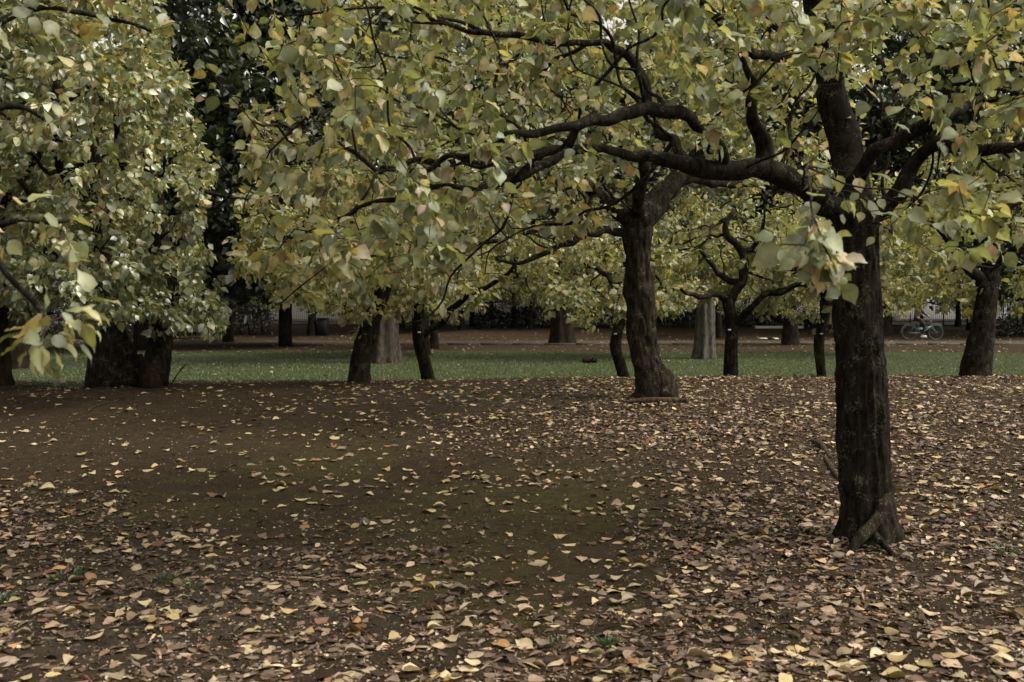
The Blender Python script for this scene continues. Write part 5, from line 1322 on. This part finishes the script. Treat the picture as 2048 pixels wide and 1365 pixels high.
    x, y = place(60000, 3.6, 15.5); lawn, moss, path = masks(x, y)
    k = r.random(len(x)) < .04 + .5 * sstep(.62, .8, n2(x, y, .9, 52)) + .35 * moss * n2(x, y, 3, 51); x, y = x[k], y[k]; n_ = len(x)
    pos = np.stack([x, y, height(x, y) - .003], 1); ax = r.normal(size=(n_, 3)) * .5 + (0, 0, .8)
    Mx2 = frames_from(ax, r.normal(size=(n_, 3))) * np.array([.22, 1, 1])
    tag(link('thin_grass', merged_leaves('thin_grass', LEAF2, Mx2, pos, .016 + .022 * r.random(n_), np.array((.060, .066, .028)) * r.uniform(.6, 1.4, (n_, 1)), r.integers(0, 10, n_), M_LEAF)), 'sparse thin grass and moss blades on the bare soil', 'grass', kind='stuff')
    # thin scatter on the lawn and beyond
    nn = 5200; y = 16 + 32 * r.random(nn); x = (r.random(nn) - .5) * 1.15 * y
    px, py, d = project(np.stack([x, y, height(x, y)], 1)); lawn, moss, path = masks(x, y)
    k = r.random(nn) < np.where(lawn > .5, .10, .8); x, y = x[k], y[k]
    pos, Mx = pose(x, y, .25, .03); s = .085 * r.uniform(.6, 1.3, len(x)); c = r.choice(8, len(x), p=[.2, .1, .2, .06, .04, .2, .1, .1])
    tag(link('distant_leaves', merged_leaves('distant_leaves', DRY1, Mx, pos, s, DRYC[c], r.integers(0, len(DRY1[0]), len(x)), M_DRY)), 'dry leaves strewn over the lawn and the far ground', 'leaves', kind='stuff')
fallen_leaves()

# ------------------------------------------------------------------ small weeds
def weeds():
    r = np.random.default_rng(31)
    for (px, py, n, h, lab) in ((132, 1158, 46, .06, 'fresh green grass tuft in the leaf carpet at left'), (10, 1208, 26, .05, 'low green weed at the left edge near the bottom'), (330, 1168, 30, .045, 'small grass tuft right of the brighter tuft at left'), (382, 1178, 26, .05, 'dark green weed right of the small grass tuft'),
                               (1218, 1296, 22, .045, 'tiny dark green weed in the leaf carpet at bottom centre'), (2010, 1110, 24, .05, 'pale green weed at the right edge beside fallen leaves'), (1115, 1290, 18, .04, 'tiny weed among leaves left of the bottom centre weed')):
        b = ground_at(px, py)[0]; t = empty('weed', b, lab, 'weed')
        V, T, C = [], [], []
        a = r.random(n) * math.tau; rad = np.sqrt(r.random(n)) * h * 1.3
        pos = np.stack([np.cos(a) * rad, np.sin(a) * rad, np.zeros(n)], 1); pos[:, 2] = height(pos[:, 0] + b[0], pos[:, 1] + b[1]) - b[2]
        ax = np.stack([np.cos(a) * .6, np.sin(a) * .6, np.ones(n)], 1) + r.normal(size=(n, 3)) * .3
        tone = np.array((.06, .11, .045)) * r.uniform(.7, 1.4, (n, 1))
        Mx = frames_from(ax, np.stack([-np.cos(a), -np.sin(a), .4 + 0 * a], 1)); Mx = Mx * np.array([.28, 1, 1])[None, None, :]
        tag(link('blades', merged_leaves('blades', LEAF1, Mx, pos, h * r.uniform(.6, 1.3, n), tone, r.integers(0, 12, n), M_LEAF), t), kind='stuff')
        MB().tube([(0, 0, -.01), (.004, 0, h * .5), (.012, .004, h * 1.1)], [.003, .002, .001], 5).build('stalk', M_LOG, t)
weeds()
